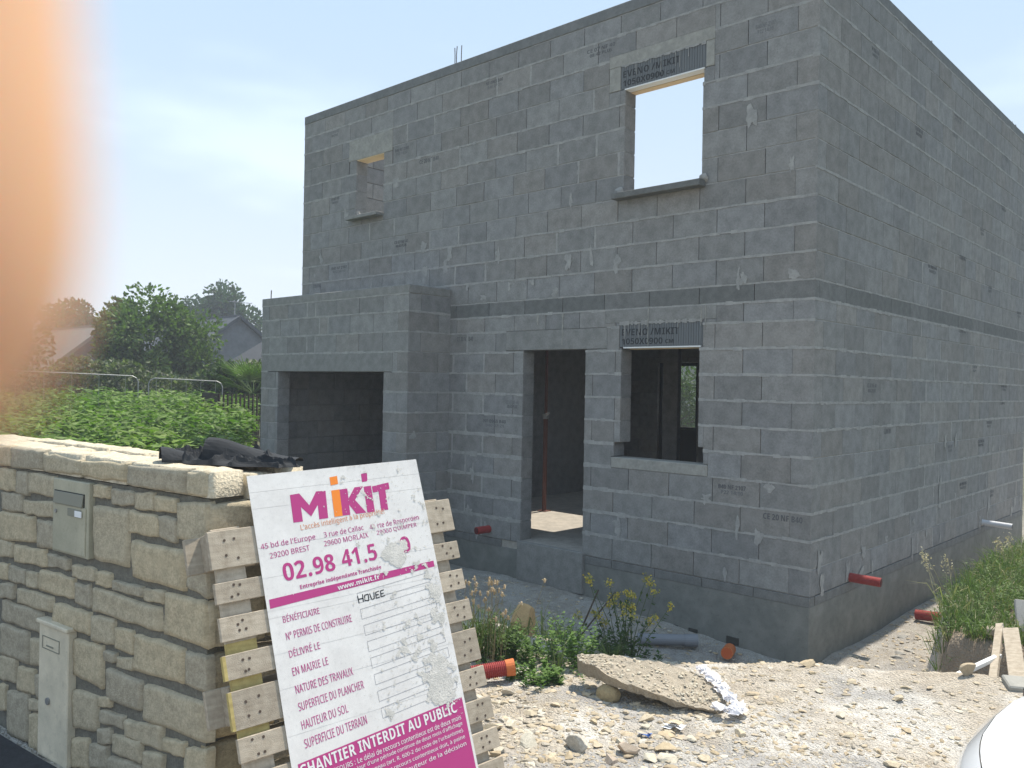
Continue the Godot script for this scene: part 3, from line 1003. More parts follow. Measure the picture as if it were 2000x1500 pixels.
func stone_wall() -> void:
	var K := Vector3(-.017, 0, 5.735)
	var L := Vector3(-.9942, 0, .1071)
	var F := Vector3(.1071, 0, .9942)
	var B := -F
	var w := thing("stone_wall", "low wall of pale rough granite stones with grey pointing beside the drive", "wall", K)
	var mats := m.stone as Array
	var core := Geo.new()
	var bs := Basis(-L, UP, F)
	core.box(L * 3.0 + UP * .68 + B * .225, Vector3(6.0, 1.42, .43), bs)
	part(core.mesh(), "pointing", m.pointing, w)
	for i in STONES.size():
		var q: Array = STONES[i]
		var top := i < 6
		var o := part(hewn(Vector3.ZERO, L, UP, F, q, .008 if not top else .016, .03, .004), "stone", mats[(i * 5 + i / 3) % 8], w)
		o.name = "stone"
	var caps_front := [[1.9, 2.2], [2.21, 2.9], [2.91, 3.4], [3.41, 4.0], [4.01, 4.6], [4.61, 5.2], [5.21, 5.98]]
	# stones further along, beyond the mail box
	var yy := .02
	while yy < 1.36:
		var hh := rf(.09, .2)
		if yy + hh > 1.37: hh = 1.375 - yy
		var x := 1.92 + rf(0, .05)
		while x < 5.9:
			var e := minf(x + rf(.15, .35), 5.98)
			part(hewn(Vector3.ZERO, L, UP, F, [e - .01, yy + hh - .012, x, yy + hh - .012, x, yy, e - .01, yy], .008, .03), "stone", mats[rng.randi() % 8], w)
			x = e + .015
		yy += hh + .012
	for q in caps_front:
		part(hewn(Vector3.ZERO, L, UP, F, [q[1], 1.49, q[0], 1.49, q[0], 1.4, q[1], 1.4], .02, .03), "stone", mats[rng.randi() % 8], w)
	# end face towards the drive: a few quoins between the pallet boards
	var E := Vector3(.995, 0, .1)
	var D := Vector3(.1, 0, -.995)
	var ey := [[0.0, .25], [.27, .41], [.425, .585], [.6, .77], [.79, .985], [1.0, 1.19], [1.21, 1.375]]
	for k in ey.size():
		var r: Array = ey[k]
		var sp := .2 + .05 * (k % 3)
		part(hewn(Vector3(.0, 0, 0), D, UP, E, [.0, r[1], sp, r[1], sp, r[0], .0, r[0]], .018, .03), "stone", mats[(k * 3) % 8], w)
		part(hewn(Vector3(.0, 0, 0), D, UP, E, [sp + .015, r[1], .43, r[1], .43, r[0], sp + .015, r[0]], .018, .03), "stone", mats[(k * 3 + 4) % 8], w)
	# cap stones seen from above, three deep
	var caps := [[-.03, .128], [.137, .6], [.605, 1.0], [1.01, 1.38], [1.385, 1.735], [1.745, 2.2], [2.21, 2.9], [2.91, 3.4], [3.41, 4.0], [4.01, 4.6], [4.61, 5.2], [5.21, 6.0]]
	for row in 3:
		var z0: float = [-.004, .165, .31][row]
		var z1: float = [.155, .30, .46][row]
		for k in caps.size():
			var a: float = caps[k][0] + (0.0 if row == 0 else rf(-.04, .06) if k else 0.0)
			var b: float = caps[k][1] + (0.0 if row == 0 else rf(-.03, .03) if k < 11 else 0.0)
			if row > 0 and k == 0: b = .13
			part(hewn(UP * (1.487 if row == 0 else 1.477 + rf(-.012, .01)), L, B, UP, [a, z0, b, z0, b, z1, a, z1], .014, .09), "cap_stone", m.capstone, w)
	# mail box set flush
	var mb := thing("mail_box", "square khaki metal mail box set into the stone wall", "mail box", K)
	var g := Geo.new()
	g.cbox(L * 1.076 + UP * 1.204 + F * -.065, Vector3(.345, .352, .17), .004, bs)
	part(g.mesh(), "frame", m.boxpaint, mb)
	g = Geo.new()
	g.cbox(L * 1.076 + UP * 1.150 + F * .022, Vector3(.308, .225, .008), .003, bs)
	part(g.mesh(), "door", m.boxpaint, mb)
	g = Geo.new()
	var fb := bs * Basis(Vector3.RIGHT, deg_to_rad(-6))
	g.cbox(L * 1.085 + UP * 1.292 + F * .027, Vector3(.28, .058, .006), .002, fb)
	part(g.mesh(), "flap", m.boxdark, mb)
	g = Geo.new()
	g.box(L * 1.085 + UP * 1.322 + F * .0215, Vector3(.286, .006, .004), bs)
	g.box(L * .942 + UP * 1.29 + F * .0215, Vector3(.005, .07, .004), bs)
	part(g.mesh(), "slot", m.boxin, mb)
	g = Geo.new()
	g.cbox(L * 1.02 + UP * 1.232 + F * .028, Vector3(.125, .036, .005), .001, bs)
	part(g.mesh(), "name_holder", m.boxdark, mb)
	g = Geo.new()
	g.box(L * .978 + UP * 1.231 + F * .0315, Vector3(.062, .028, .003), bs)
	part(g.mesh(), "name_card", m.paper, mb)
	g = Geo.new()
	g.tube([L * 1.2 + UP * 1.225 + F * .02, L * 1.2 + UP * 1.225 + F * .031], [.009], 10)
	part(g.mesh(), "lock", m.steel, mb)
	# meter cabinet
	var mc := thing("meter_cabinet", "tall narrow cream meter cabinet door at the foot of the stone wall", "meter cabinet", K)
	g = Geo.new()
	g.cbox(L * 1.198 + UP * .345 + F * -.045, Vector3(.292, .655, .15), .005, bs)
	part(g.mesh(), "door", m.boxpaint2, mc)
	g = Geo.new()
	g.cbox(L * 1.198 + UP * .675 + F * -.02, Vector3(.31, .02, .125), .004, bs)
	part(g.mesh(), "hood", m.boxpaint2, mc)
	g = Geo.new()
	for q in [[1.22, .607, .17, .004], [1.22, .549, .17, .004], [1.303, .578, .004, .06], [1.136, .578, .004, .06], [1.23, .565, .07, .007]]:
		g.box(L * q[0] + UP * q[1] + F * .0312, Vector3(q[2], q[3], .003), bs)
	part(g.mesh(), "plate", m.boxdark, mc)
	g = Geo.new()
	g.tube([L * 1.236 + UP * .302 + F * .025, L * 1.236 + UP * .302 + F * .039], [.017], 12)
	part(g.mesh(), "lock", m.steel, mc)
	cloth(K, L, B)


func cloth(K: Vector3, L: Vector3, B: Vector3) -> void:
	# black jacket thrown over the cap stones: a rumpled sheet with two sleeves
	var j := thing("jacket", "crumpled black jacket lying on top of the stone wall", "jacket", K + UP * 1.5)
	var g := Geo.new()
	var nx := 64
	var ny := 26
	var top := []
	for i in nx + 1:
		var row := []
		for k in ny + 1:
			var s := i / float(nx)
			var t := k / float(ny)
			# from the far sleeve end (s=0, right) to the left hem (s=1)
			var wid := lerpf(.10, .30, smoothstep(0.0, .55, s)) * (1.0 - .25 * smoothstep(.8, 1.0, s))
			var c0 := lerpf(.30, .235, s)
			var u := lerpf(-.12, .52, s) + .02 * sin(t * 5.0)
			var dp := c0 + (t - .5) * wid + .015 * sin(s * 17.0)
			var rim := clampf(minf(minf(t, 1 - t) * wid / .03, minf(s, 1 - s) * .64 / .03), 0, 1)
			var f1 := absf(sin(s * 13.0 + t * 3.0 + fnoise.get_noise_2d(u * 160, dp * 160) * 2.2))
			var f2 := absf(sin(t * 9.0 - s * 6.0 + fnoise.get_noise_2d(u * 200 + 50, dp * 130) * 2.5))
			var hh := .012 + .050 * pow(1.0 - f1, 2.0) * lerpf(.4, 1.0, s) + .024 * pow(1.0 - f2, 2.5) + .022 * exp(-pow((s - .55) * 5, 2) - pow((t - .7) * 3, 2))
			row.append(L * u + B * dp + UP * (.006 + hh * sqrt(rim)))
		top.append(row)
	for i in nx:
		for k in ny:
			g.quad(top[i][k], top[i + 1][k], top[i + 1][k + 1], top[i][k + 1])
	var body := part(smooth_open(g), "body", m.cloth, j)
	# two open folds of the sleeves, mouths towards the street
	for q in [[.475, .075, .09, .06, Vector2(-.45, .89), .22], [.31, .20, .075, .105, Vector2(-.78, .62), .40]]:
		g = Geo.new()
		var ax: Vector3 = L * q[4].x + B * q[4].y
		var cr: Vector3 = L * q[4].y - B * q[4].x
		var rings := []
		for i in 15:
			var s := i / 14.0
			var ring := []
			for k in 17:
				var an := PI * k / 16
				var r := 1.0 + .10 * fnoise.get_noise_2d(k * 16, s * 220 + q[2] * 900)
				var sag := lerpf(1.0, .22, smoothstep(0.0, 1.0, s))
				ring.append(L * q[0] + B * q[1] + ax * (s * q[5]) + cr * (cos(an) * q[2] * r * lerpf(1.0, 1.25, s)) + UP * (.008 + sin(an) * q[3] * r * sag))
			rings.append(ring)
		for i in 14:
			for k in 16:
				g.quad(rings[i][k], rings[i + 1][k], rings[i + 1][k + 1], rings[i][k + 1])
		part(smooth_open(g), "sleeve", m.cloth, j)


func smooth_open(g: Geo) -> ArrayMesh:
	return g.mesh()


# ---------------------------------------------------------------- pallet and site board
var bP := Vector3(.09084, 1.4858, 5.62779)
var bA := Vector3(.12936, .04125, -.99074)
var bB := Vector3(.32902, -.94432, .00365)
var bN := Vector3(.93542, .32644, .13573)


func bp(s: float, t: float, n := 0.0) -> Vector3:
	return bP + bA * s + bB * t + bN * n


func board_box(s0: float, s1: float, t0: float, t1: float, n0: float, n1: float, ch := .0, g: Geo = null) -> Geo:
	if g == null: g = Geo.new()
	var b := Basis(bA, -bB, bN)
	var c := bp((s0 + s1) / 2, (t0 + t1) / 2, (n0 + n1) / 2)
	if ch > 0: g.cbox(c, Vector3(s1 - s0, t1 - t0, n1 - n0), ch, b)
	else: g.box(c, Vector3(s1 - s0, t1 - t0, n1 - n0), b)
	return g


func pallet() -> void:
	var p := thing("wooden_pallet", "weathered wooden pallet leaning upright against the end of the stone wall", "pallet", Vector3.ZERO)
	var ts := [[.20, .345], [.396, .474], [.524, .612], [.66, .75], [.79, .927], [.955, 1.04], [1.086, 1.176], [1.217, 1.30], [1.34, 1.48]]
	for k in ts.size():
		var e := rf(-.008, .008)
		var o := part(board_box(-.187 + e, .937 + rf(-.006, .006), ts[k][0], ts[k][1], -.026, -.005, .002).mesh(), "slat", m.wood[k % 5], p)
		# painted ends
		if k in [3, 4]:
			part(board_box(-.1885 + e, -.176 + e, ts[k][0] + .001, ts[k][1] - .001, -.0255, -.0045).mesh(), "painted_end", m.yellow, o)
		var g := Geo.new()
		for s in [-.12, -.09, .86, .89]:
			for i in 2:
				var c := bp(s + rf(-.012, .012), lerpf(ts[k][0], ts[k][1], .28 + .44 * i) + rf(-.01, .01), -.005)
				g.tube([c - bN * .004, c + bN * .0012], [.0055], 7)
		part(g.mesh(), "nails", m.rebar, o).set_meta("kind", "stuff")
	for s in [[-.165, -.05], [.32, .43], [.79, .885]]:
		part(board_box(s[0], s[1], .19, 1.48, -.048, -.0265, .002).mesh(), "stringer", m.wood[1 if s[0] > -.1 else 2], p)
		for t in [[.2, .34], [.77, .91], [1.34, 1.48]]:
			part(board_box(s[0] - .01, s[1] + .01, t[0], t[1], -.126, -.0485, .003).mesh(), "block", m.wood[4 if s[0] < 0 else 3], p)
	for t in [[.2, .34], [.77, .91], [1.34, 1.48]]:
		part(board_box(-.235, .945, t[0], t[1], -.148, -.1265, .002).mesh(), "foot_board", m.wood[3], p)
	part(board_box(-.1655, -.0495, .62, .96, -.0485, -.0262).mesh(), "paint", m.yellow, p)


func board_poly(pts: Array, n: float) -> ArrayMesh:
	var pv := PackedVector2Array()
	for q in pts: pv.append(Vector2(q[0], q[1]))
	var ix := Geometry2D.triangulate_polygon(pv)
	var g := Geo.new()
	for i in range(0, ix.size(), 3):
		g.tri(bp(pv[ix[i]].x, pv[ix[i]].y, n), bp(pv[ix[i + 1]].x, pv[ix[i + 1]].y, n), bp(pv[ix[i + 2]].x, pv[ix[i + 2]].y, n))
	return g.mesh()


func btext(s: String, s0: float, t0: float, s1: float, t1: float, h: float, mt: Material, parent: Node, bold := true, n := .0008) -> void:
	var a := bp(s0, t0, n)
	var b := bp(s1, t1, n)
	var R := (b - a).normalized()
	lettering(s, a, R, bN.cross(R), a.distance_to(b), h, mt, parent, bold, "lettering")


func site_board() -> void:
	var p := thing("site_board", "white builder's site notice board with magenta print, spattered with mortar", "sign board", Vector3.ZERO)
	part(board_box(.0, .8, .0, 1.42, -.0045, -.0012).mesh(), "panel", m.boardwhite, p)
	var cuts := [0.0, .069, .136, .292, .41, .537, .5645, .70, .83, 1.0, 1.2, 1.42]
	for k in cuts.size() - 1:
		part(board_box(-.001, .801, cuts[k] + .0007, cuts[k + 1] - .0007, -.0011, .0003).mesh(), "strip", m.boardwhite, p)
	# logo
	var base := .2105
	var mk := [
		[[.166, .096], [.207, .094], [.243, .148], [.283, .094], [.326, .096], [.317, .2115], [.276, .2115], [.2805, .151], [.243, .195], [.205, .151], [.2035, .2105], [.162, .2105]],
		[[.389, .098], [.428, .097], [.426, .141], [.463, .096], [.505, .096], [.455, .150], [.498, .211], [.449, .211], [.423, .167], [.421, .2105], [.384, .2105]],
		[[.5075, .098], [.544, .097], [.540, .212], [.5025, .212]],
		[[.506, .041], [.5365, .038], [.5325, .069], [.528, .076], [.5045, .077]],
		[[.548, .101], [.634, .092], [.633, .122], [.611, .124], [.607, .2115], [.571, .2115], [.576, .127], [.547, .129]]]
	for q in mk:
		part(board_poly(q, .0009), "logo_letter", m.magenta, p)
	for q in [[[.352, .098], [.391, .097], [.384, .2105], [.346, .2105]], [[.355, .041], [.391, .038], [.3895, .073], [.354, .076]]]:
		part(board_poly(q, .0012), "logo_letter", m.orange, p)
	btext("L'accès intelligent à la propriété!", .19, .252, .586, .233, .03, m.slogan, p, false)
	btext("45 bd de l'Europe", .012, .304, .246, .296, .029, m.magenta, p, false)
	btext("29200 BREST", .043, .338, .213, .331, .022, m.magenta, p, false)
	btext("3 rue de Callac", .285, .289, .471, .283, .023, m.magenta, p, false)
	btext("29600 MORLAIX", .279, .325, .487, .317, .022, m.magenta, p, false)
	btext("41 rte de Rosporden", .501, .293, .754, .281, .029, m.magenta, p, false)
	btext("29000 QUIMPER", .53, .317, .735, .308, .022, m.magenta, p, false)
	btext("02.98", .086, .437, .312, .430, .072, m.magenta, p)
	btext("41.5", .345, .424, .512, .418, .072, m.magenta, p)
	btext("0", .635, .411, .684, .409, .072, m.magenta, p)
	btext("Entreprise indépendante franchisée", .146, .481, .52, .462, .022, m.magenta, p)
	part(board_poly([[.012, .492], [.785, .465], [.785, .491], [.011, .527]], .0008), "band", m.magenta, p)
	btext("www.mikit.fr", .305, .509, .503, .497, .02, m.white, p, true, .0014)
	# hand-written name
	var hw := [[.386, .547, .388, .578], [.410, .545, .408, .576], [.387, .562, .409, .561], [.418, .551, .416, .572], [.416, .572, .434, .575], [.434, .575, .436, .549], [.436, .549, .418, .551], [.443, .548, .448, .573], [.448, .573, .460, .573], [.460, .573, .464, .546], [.471, .548, .470, .573], [.471, .549, .488, .546], [.470, .560, .485, .559], [.470, .573, .488, .571], [.495, .547, .494, .571], [.495, .547, .512, .545], [.494, .559, .509, .558], [.494, .571, .513, .569]]
	var g := Geo.new()
	for q in hw:
		var a := Vector2(q[0], q[1])
		var b := Vector2(q[2], q[3])
		var nn := (b - a).normalized().orthogonal() * .0022
		g.quad(bp(a.x + nn.x, a.y + nn.y, .001), bp(a.x - nn.x, a.y - nn.y, .001), bp(b.x - nn.x, b.y - nn.y, .001), bp(b.x + nn.x, b.y + nn.y, .001))
	part(g.mesh(), "handwriting", m.black, p)
	var rows := [["BÉNÉFICIAIRE", .055, .589, .21, .584, .031], ["N° PERMIS DE CONSTRUIRE", .057, .656, .343, .643, .029], ["DÉLIVRÉ LE", .058, .722, .188, .716, .034], ["EN MAIRIE LE", .06, .79, .211, .782, .029], ["NATURE DES TRAVAUX", .061, .857, .308, .846, .03], ["SUPERFICIE DU PLANCHER", .062, .921, .345, .906, .03], ["HAUTEUR DU SOL", .063, .988, .26, .976, .031], ["SUPERFICIE DU TERRAIN", .063, 1.056, .331, 1.039, .032]]
	for r in rows:
		btext(r[0], r[1], r[2], r[3], r[4], r[5], m.magenta, p, false)
	# empty entry boxes
	for k in 8:
		g = Geo.new()
		var s0 := .386 + .0022 * k
		var s1 := .748 + .004 * k
		var t0 := .537 + .066 * k
		var c := [[s0, t0], [s1, t0 - .026], [s1, t0 + .014], [s0, t0 + .040]]
		for i in 4:
			var a := Vector2(c[i][0], c[i][1])
			var b := Vector2(c[(i + 1) % 4][0], c[(i + 1) % 4][1])
			var nn := (b - a).normalized().orthogonal() * .0008
			g.quad(bp(a.x + nn.x, a.y + nn.y, .0008), bp(a.x - nn.x, a.y - nn.y, .0008), bp(b.x - nn.x, b.y - nn.y, .0008), bp(b.x + nn.x, b.y + nn.y, .0008))
		part(g.mesh(), "entry_box", m.hair, p)
	part(board_poly([[.024, 1.101], [.789, 1.055], [.789, 1.4], [.02, 1.4]], .0008), "band", m.magenta, p)
	btext("CHANTIER INTERDIT AU PUBLIC", .03, 1.149, .752, 1.107, .042, m.white, p, true, .0014)
	var tl := ["DROIT DE RECOURS : Le délai de recours contentieux est de deux mois", "à compter du premier jour d'une période continue de deux mois d'affichage", "sur le terrain du présent panneau (art. R. 600-2 du code de l'urbanisme).", "Tout recours administratif ou tout recours contentieux doit, à peine", "d'irrecevabilité, être notifié à l'auteur de la décision"]
	for k in tl.size():
		btext(tl[k], .04, 1.182 + k * .027, .765, 1.140 + k * .027, .02, m.white, p, false, .0014)
	# splashed mortar
	g = Geo.new()
	var cell := .003
	var f2 := FastNoiseLite.new()
	f2.seed = 5
	f2.frequency = 1.0
	f2.fractal_octaves = 4
	for j in int(1.12 / cell):
		for i in int(.8 / cell):
			var s := i * cell
			var t := j * cell
			var big := exp(-(pow((s - .60) / .085, 2) + pow((t - .40) / .075, 2))) * .95
			big = maxf(big, exp(-(pow((s - .70) / .10, 2) + pow((t - .95) / .16, 2))) * .85)
			big = maxf(big, exp(-(pow((s - .76) / .07, 2) + pow((t - .62) / .22, 2))) * .65)
			big = maxf(big, exp(-(pow((s - .6) / .16, 2) + pow((t - .78) / .2, 2))) * .5)
			big = maxf(big, exp(-(pow((s - .33) / .06, 2) + pow((t - .09) / .06, 2))) * .36)
			big = maxf(big, exp(-(pow((s - .45) / .1, 2) + pow((t - 1.02) / .08, 2))) * .46)
			big = maxf(big, .30 * smoothstep(0.1, .5, s) * smoothstep(1.25, 1.0, t))
			var nz := f2.get_noise_2d(s * 15, t * 15) * .5 + .5
			var dots := f2.get_noise_2d(s * 60 + 70, t * 60 + 20) * .5 + .5
			if nz + big > 1.04 or dots + big * .35 > .86:
				var z0 := .0017 + .0016 * maxf(0, nz + big - 1.0)
				var dz := [rf(0, .0003), rf(0, .0003), rf(0, .0003), rf(0, .0003)]
				g.quad(bp(s, t, z0 + dz[0]), bp(s + cell, t, z0 + dz[1]), bp(s + cell, t + cell, z0 + dz[2]), bp(s, t + cell, z0 + dz[3]))
	part(g.mesh(), "mortar_spatter", m.splat, p)


# ---------------------------------------------------------------- things lying about
func chunk() -> void:
	var c := thing("concrete_slab_piece", "broken flat slab of old concrete tilted on the rubble in front of the house", "concrete slab", Vector3(.35, .1, 3.1))
	var o := Vector3(.35, .1, 3.1)
	var bk := [Vector3(-.092, .20, 3.241), Vector3(.119, .205, 3.079), Vector3(.311, .15, 2.869), Vector3(.503, .09, 2.739), Vector3(.66, .055, 2.80), Vector3(.772, .03, 2.938)]
	var fr := [Vector3(-.02, .195, 3.30), Vector3(.101, .19, 3.326), Vector3(.335, .15, 3.33), Vector3(.489, .12, 3.265), Vector3(.60, .08, 3.20), Vector3(.76, .035, 3.05)]
	var g := Geo.new()
	var nu := 40
	var nv := 18
	var top := []
	var bot := []
	for i in nu + 1:
		var rt := []
		var rb := []
		var s := i / float(nu) * 5.0
		var k := mini(int(s), 4)
		for j in nv + 1:
			var t := j / float(nv)
			var b: Vector3 = bk[k].lerp(bk[k + 1], s - k)
			var f: Vector3 = fr[k].lerp(fr[k + 1], s - k)
			var p := b.lerp(f, t)
			p += Vector3(fnoise.get_noise_2d(i * 19, j * 5), 0, fnoise.get_noise_2d(i * 19 + 99, j * 5)) * .022
			var gr := fnoise.get_noise_2d(p.x * 700, p.z * 700) * .014 + rf(-.004, .004)
			rt.append(p + UP * gr - o)
			var th := lerpf(.085, .03, i / float(nu)) * (1.0 + .4 * fnoise.get_noise_2d(i * 11, j * 17 + 40))
			var inset := .03 * t
			rb.append(p - UP * th - Vector3(0, 0, inset) - o)
		top.append(rt)
		bot.append(rb)
	for i in nu:
		for j in nv:
			g.quad(top[i][j], top[i + 1][j], top[i + 1][j + 1], top[i][j + 1])
			g.quad(bot[i][j], bot[i][j + 1], bot[i + 1][j + 1], bot[i + 1][j])
		g.quad(top[i][nv], top[i + 1][nv], bot[i + 1][nv], bot[i][nv])
		g.quad(top[i][0], bot[i][0], bot[i + 1][0], top[i + 1][0])
	for j in nv:
		g.quad(top[0][j], top[0][j + 1], bot[0][j + 1], bot[0][j])
		g.quad(top[nu][j], bot[nu][j], bot[nu][j + 1], top[nu][j + 1])
	part(g.mesh(), "slab", mat(Color(.50, .44, .35), .97, m.soil.albedo_texture, 3.0, m.soil.heightmap_texture, 1.2), c)
	var pg := Geo.new()
	for i in 420:
		var a := rng.randi_range(1, nu - 1)
		var b := rng.randi_range(1, nv - 1)
		pg.col = [Color(.66, .62, .54), Color(.60, .54, .45), Color(.56, .50, .41)][rng.randi() % 3]
		var r := rf(.005, .013)
		rock(pg, top[a][b] + Vector3(rf(-.012, .012), r * .2, rf(-.012, .012)), Vector3(r * 1.3, r * .7, r), 0, 3, .15)
	part(pg.mesh(false, true), "pebbles", m.rubble, c).set_meta("kind", "stuff")
	# white plastic film trailing from it
	g = Geo.new()
	var path := [Vector3(.47, .12, 2.72), Vector3(.55, .10, 2.74), Vector3(.645, .08, 2.80), Vector3(.72, .065, 2.87), Vector3(.80, .055, 2.92), Vector3(.89, .045, 2.98), Vector3(.86, .05, 3.06), Vector3(.76, .06, 3.07)]
	for w in 3:
		var prev := []
		for i in 57:
			var s := i / 8.0
			var k := mini(int(s), 6)
			var p: Vector3 = path[k].lerp(path[k + 1], s - k)
			var d: Vector3 = (path[k + 1] - path[k]).normalized()
			var sd := d.cross(UP).normalized()
			var ring := []
			for q in 5:
				var e := (q - 2) * .013 * (1.0 + .8 * sin(i * .7 + w))
				var y := gh(p.x + sd.x * e, p.z + sd.z * e, false)
				ring.append(Vector3(p.x + sd.x * e + rf(-.012, .012), maxf(p.y, y + .012) + rf(-.006, .018) + .007 * w, p.z + sd.z * e + rf(-.012, .012)))
			if prev:
				for q in 4: g.quad(prev[q], ring[q], ring[q + 1], prev[q + 1])
			prev = ring
	single(g.mesh(), "plastic_film", m.film, "torn strip of crumpled white plastic film beside the concrete slab", "plastic film")


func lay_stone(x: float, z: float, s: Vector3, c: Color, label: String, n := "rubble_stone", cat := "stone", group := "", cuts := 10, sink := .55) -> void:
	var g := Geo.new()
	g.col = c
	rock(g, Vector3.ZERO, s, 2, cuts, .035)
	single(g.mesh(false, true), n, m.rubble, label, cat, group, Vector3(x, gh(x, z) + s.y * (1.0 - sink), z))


func rubble() -> void:
	var W := Color(.66, .62, .54)
	var T := Color(.58, .49, .36)
	var Gy := Color(.40, .40, .40)
	lay_stone(.301, 4.133, Vector3(.075, .05, .07), Color(.74, .71, .64), "large white angular rubble stone nearest the pallet foot")
	lay_stone(.527, 3.997, Vector3(.09, .055, .06), Color(.60, .58, .54), "large grey and white rubble stone at the bottom of the view")
	lay_stone(.686, 3.815, Vector3(.085, .045, .06), Color(.64, .54, .45), "wide pinkish rubble stone in front of the blue scrap")
	lay_stone(.70, 3.976, Vector3(.055, .035, .045), Color(.50, .43, .38), "brown rubble stone at the bottom edge below the pinkish one")
	lay_stone(.19, 3.30, Vector3(.075, .06, .065), Color(.50, .40, .25), "round tan boulder under the edge of the concrete slab", "boulder", "boulder", "", 1)
	lay_stone(-.245, 3.722, Vector3(.06, .033, .045), Color(.68, .64, .58), "pale flat stone lying beside the red corrugated pipe")
	lay_stone(1.66, 1.46, Vector3(.10, .06, .05), Color(.50, .43, .33), "flat tan stone leaning before the wooden stake")
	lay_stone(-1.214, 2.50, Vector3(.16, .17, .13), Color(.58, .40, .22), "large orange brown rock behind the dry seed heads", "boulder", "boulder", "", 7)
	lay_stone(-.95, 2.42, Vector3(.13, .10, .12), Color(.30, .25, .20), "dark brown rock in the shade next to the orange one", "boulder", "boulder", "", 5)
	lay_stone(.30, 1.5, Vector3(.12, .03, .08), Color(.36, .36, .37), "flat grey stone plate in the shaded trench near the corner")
	lay_stone(.80, 1.93, Vector3(.075, .04, .05), T, "tan stone on the crest before the house corner")
	var where := ["well in front of the flat pale stone by the duct", "well right of the flat pale stone by the duct", "a little left of the paper scrap", "close behind the blue scrap", "close right of the blue scrap", "close in front of the paper scrap", "close behind the paper scrap", "a little left of the blue scrap", "close right of the pinkish stone", "a little right of the pinkish stone", "well in front of the blue scrap", "a little left of the large white stone", "well left of the grey and white stone", "a little behind the large white stone", "close in front of the grey and white stone", "a little in front of the paper scrap", "well in front of the plastic film", "well right of the pinkish stone", "close left of the concrete slab", "well in front of the tan boulder", "a little behind the grey and white stone", "close behind the pinkish stone", "close right of the grey and white stone", "well right of the plastic film", "well in front of the tan crest stone", "well left of the leaning planks", "well right of the paper scrap", "well behind the car bonnet", "well right of the blue scrap", "well right of the concrete slab"]
	var nth := 0
	for q in [[.053, 3.843, .045], [.087, 3.654, .035], [.531, 3.414, .045], [.587, 3.49, .035], [.735, 3.53, .04], [.722, 3.469, .035], [.689, 3.374, .06], [.47, 3.685, .035], [.824, 3.809, .06], [.816, 3.684, .05], [.882, 3.773, .05], [.064, 4.132, .055], [.284, 4.35, .06], [.06, 4.009, .05], [.546, 4.11, .04], [.842, 3.471, .035], [.999, 3.227, .04], [1.024, 3.631, .035], [.352, 3.268, .035], [.345, 3.643, .035], [.281, 3.876, .03], [.579, 3.736, .035], [.542, 3.879, .035], [1.3, 2.6, .04], [1.05, 2.3, .03], [1.45, 2.1, .04], [1.2, 3.05, .03], [1.62, 2.5, .035], [1.55, 3.3, .045], [1.72, 3.0, .04]]:
		lay_stone(q[0], q[1], Vector3(q[2] * rf(.95, 1.5), q[2] * rf(.4, .6), q[2] * rf(.8, 1.1)), [W, W, Color(.62, .55, .44), T][rng.randi() % 4], "pale limestone lump lying " + where[nth], "rubble_stone", "stone", "loose limestone lumps on the drive")
		nth += 1
	var order := ["first", "second", "third", "fourth", "fifth", "sixth", "seventh", "eighth", "ninth", "tenth"]
	nth = 0
	for q in [[.66, .3], [.72, .25], [.6, .12], [.72, -.2], [.62, -.25], [.48, -.85], [.45, -1.0], [.5, -1.15], [.75, -1.35], [.28, -1.6]]:
		lay_stone(q[0], q[1], Vector3(.09 * rf(.7, 1.2), .018, .05), Gy, "thin grey slate fragment in the side trench, " + order[nth] + " from the front", "slate_fragment", "stone", "slate fragments in the side trench")
		nth += 1
	# loose gravel everywhere between
	var g := Geo.new()
	var cols := [Color(.66, .62, .54), Color(.60, .53, .42), Color(.53, .44, .32), Color(.70, .68, .63), Color(.46, .44, .41), Color(.60, .51, .39)]
	for i in 24000:
		var x := rf(-1.6, 2.5)
		var z := 1.2 + 3.9 * sqrt(rf(0, 1))
		if i % 9 == 0:
			x = rf(.05, 1.1)
			z = rf(-6, 2)
		elif i % 9 == 1:
			x = rf(-4, .3)
			z = rf(.1, 2.6)
		var d := pit_depth(Vector2(x, z))
		if d < 0 and x < -.35 and z < 4.0 and rf(0, 1) < .6: continue
		var s := .005 + (.021 if x < .95 else .016) * pow(rf(0, 1), 3.0)
		if rf(0, 1) < .03: s *= 1.8
		g.col = cols[rng.randi() % 6]
		g.col = g.col.lerp(Color(.51, .45, .37), rf(0, .7)) * rf(.8, 1.1)
		rock(g, Vector3(x, gh(x, z) + s * .08, z), Vector3(s * rf(.8, 1.7), s * rf(.25, .6), s * rf(.7, 1.3)), 0 if s < .016 else 1, 5, .12)
	var o := part(g.mesh(false, true), "gravel", m.rubble, self)
	meta(o, "loose tan and white gravel strewn over the drive and trench", "gravel", "", "stuff")
	# scraps
	g = Geo.new()
	for k in 7:
		var q := Vector3(rf(-.03, .03), rf(.0, .012), rf(-.02, .02))
		g.quad(q, q + Vector3(.035, rf(0, .02), rf(-.01, .01)), q + Vector3(.03, rf(.0, .025), .022), q + Vector3(-.005, rf(0, .015), .018))
	single(g.mesh(), "plastic_scrap", m.blue, "small crumpled blue plastic scrap on the gravel", "plastic scrap", "", Vector3(.632, gh(.632, 3.597) + .008, 3.597))
	# paper-white crumpled cement bag bits
	g = Geo.new()
	for k in 8:
		var q := Vector3(rf(-.04, .04), rf(0, .015), rf(-.03, .03))
		g.quad(q, q + Vector3(.06, rf(0, .03), rf(-.02, .02)), q + Vector3(.05, rf(0, .03), .04), q + Vector3(0, rf(0, .02), .04))
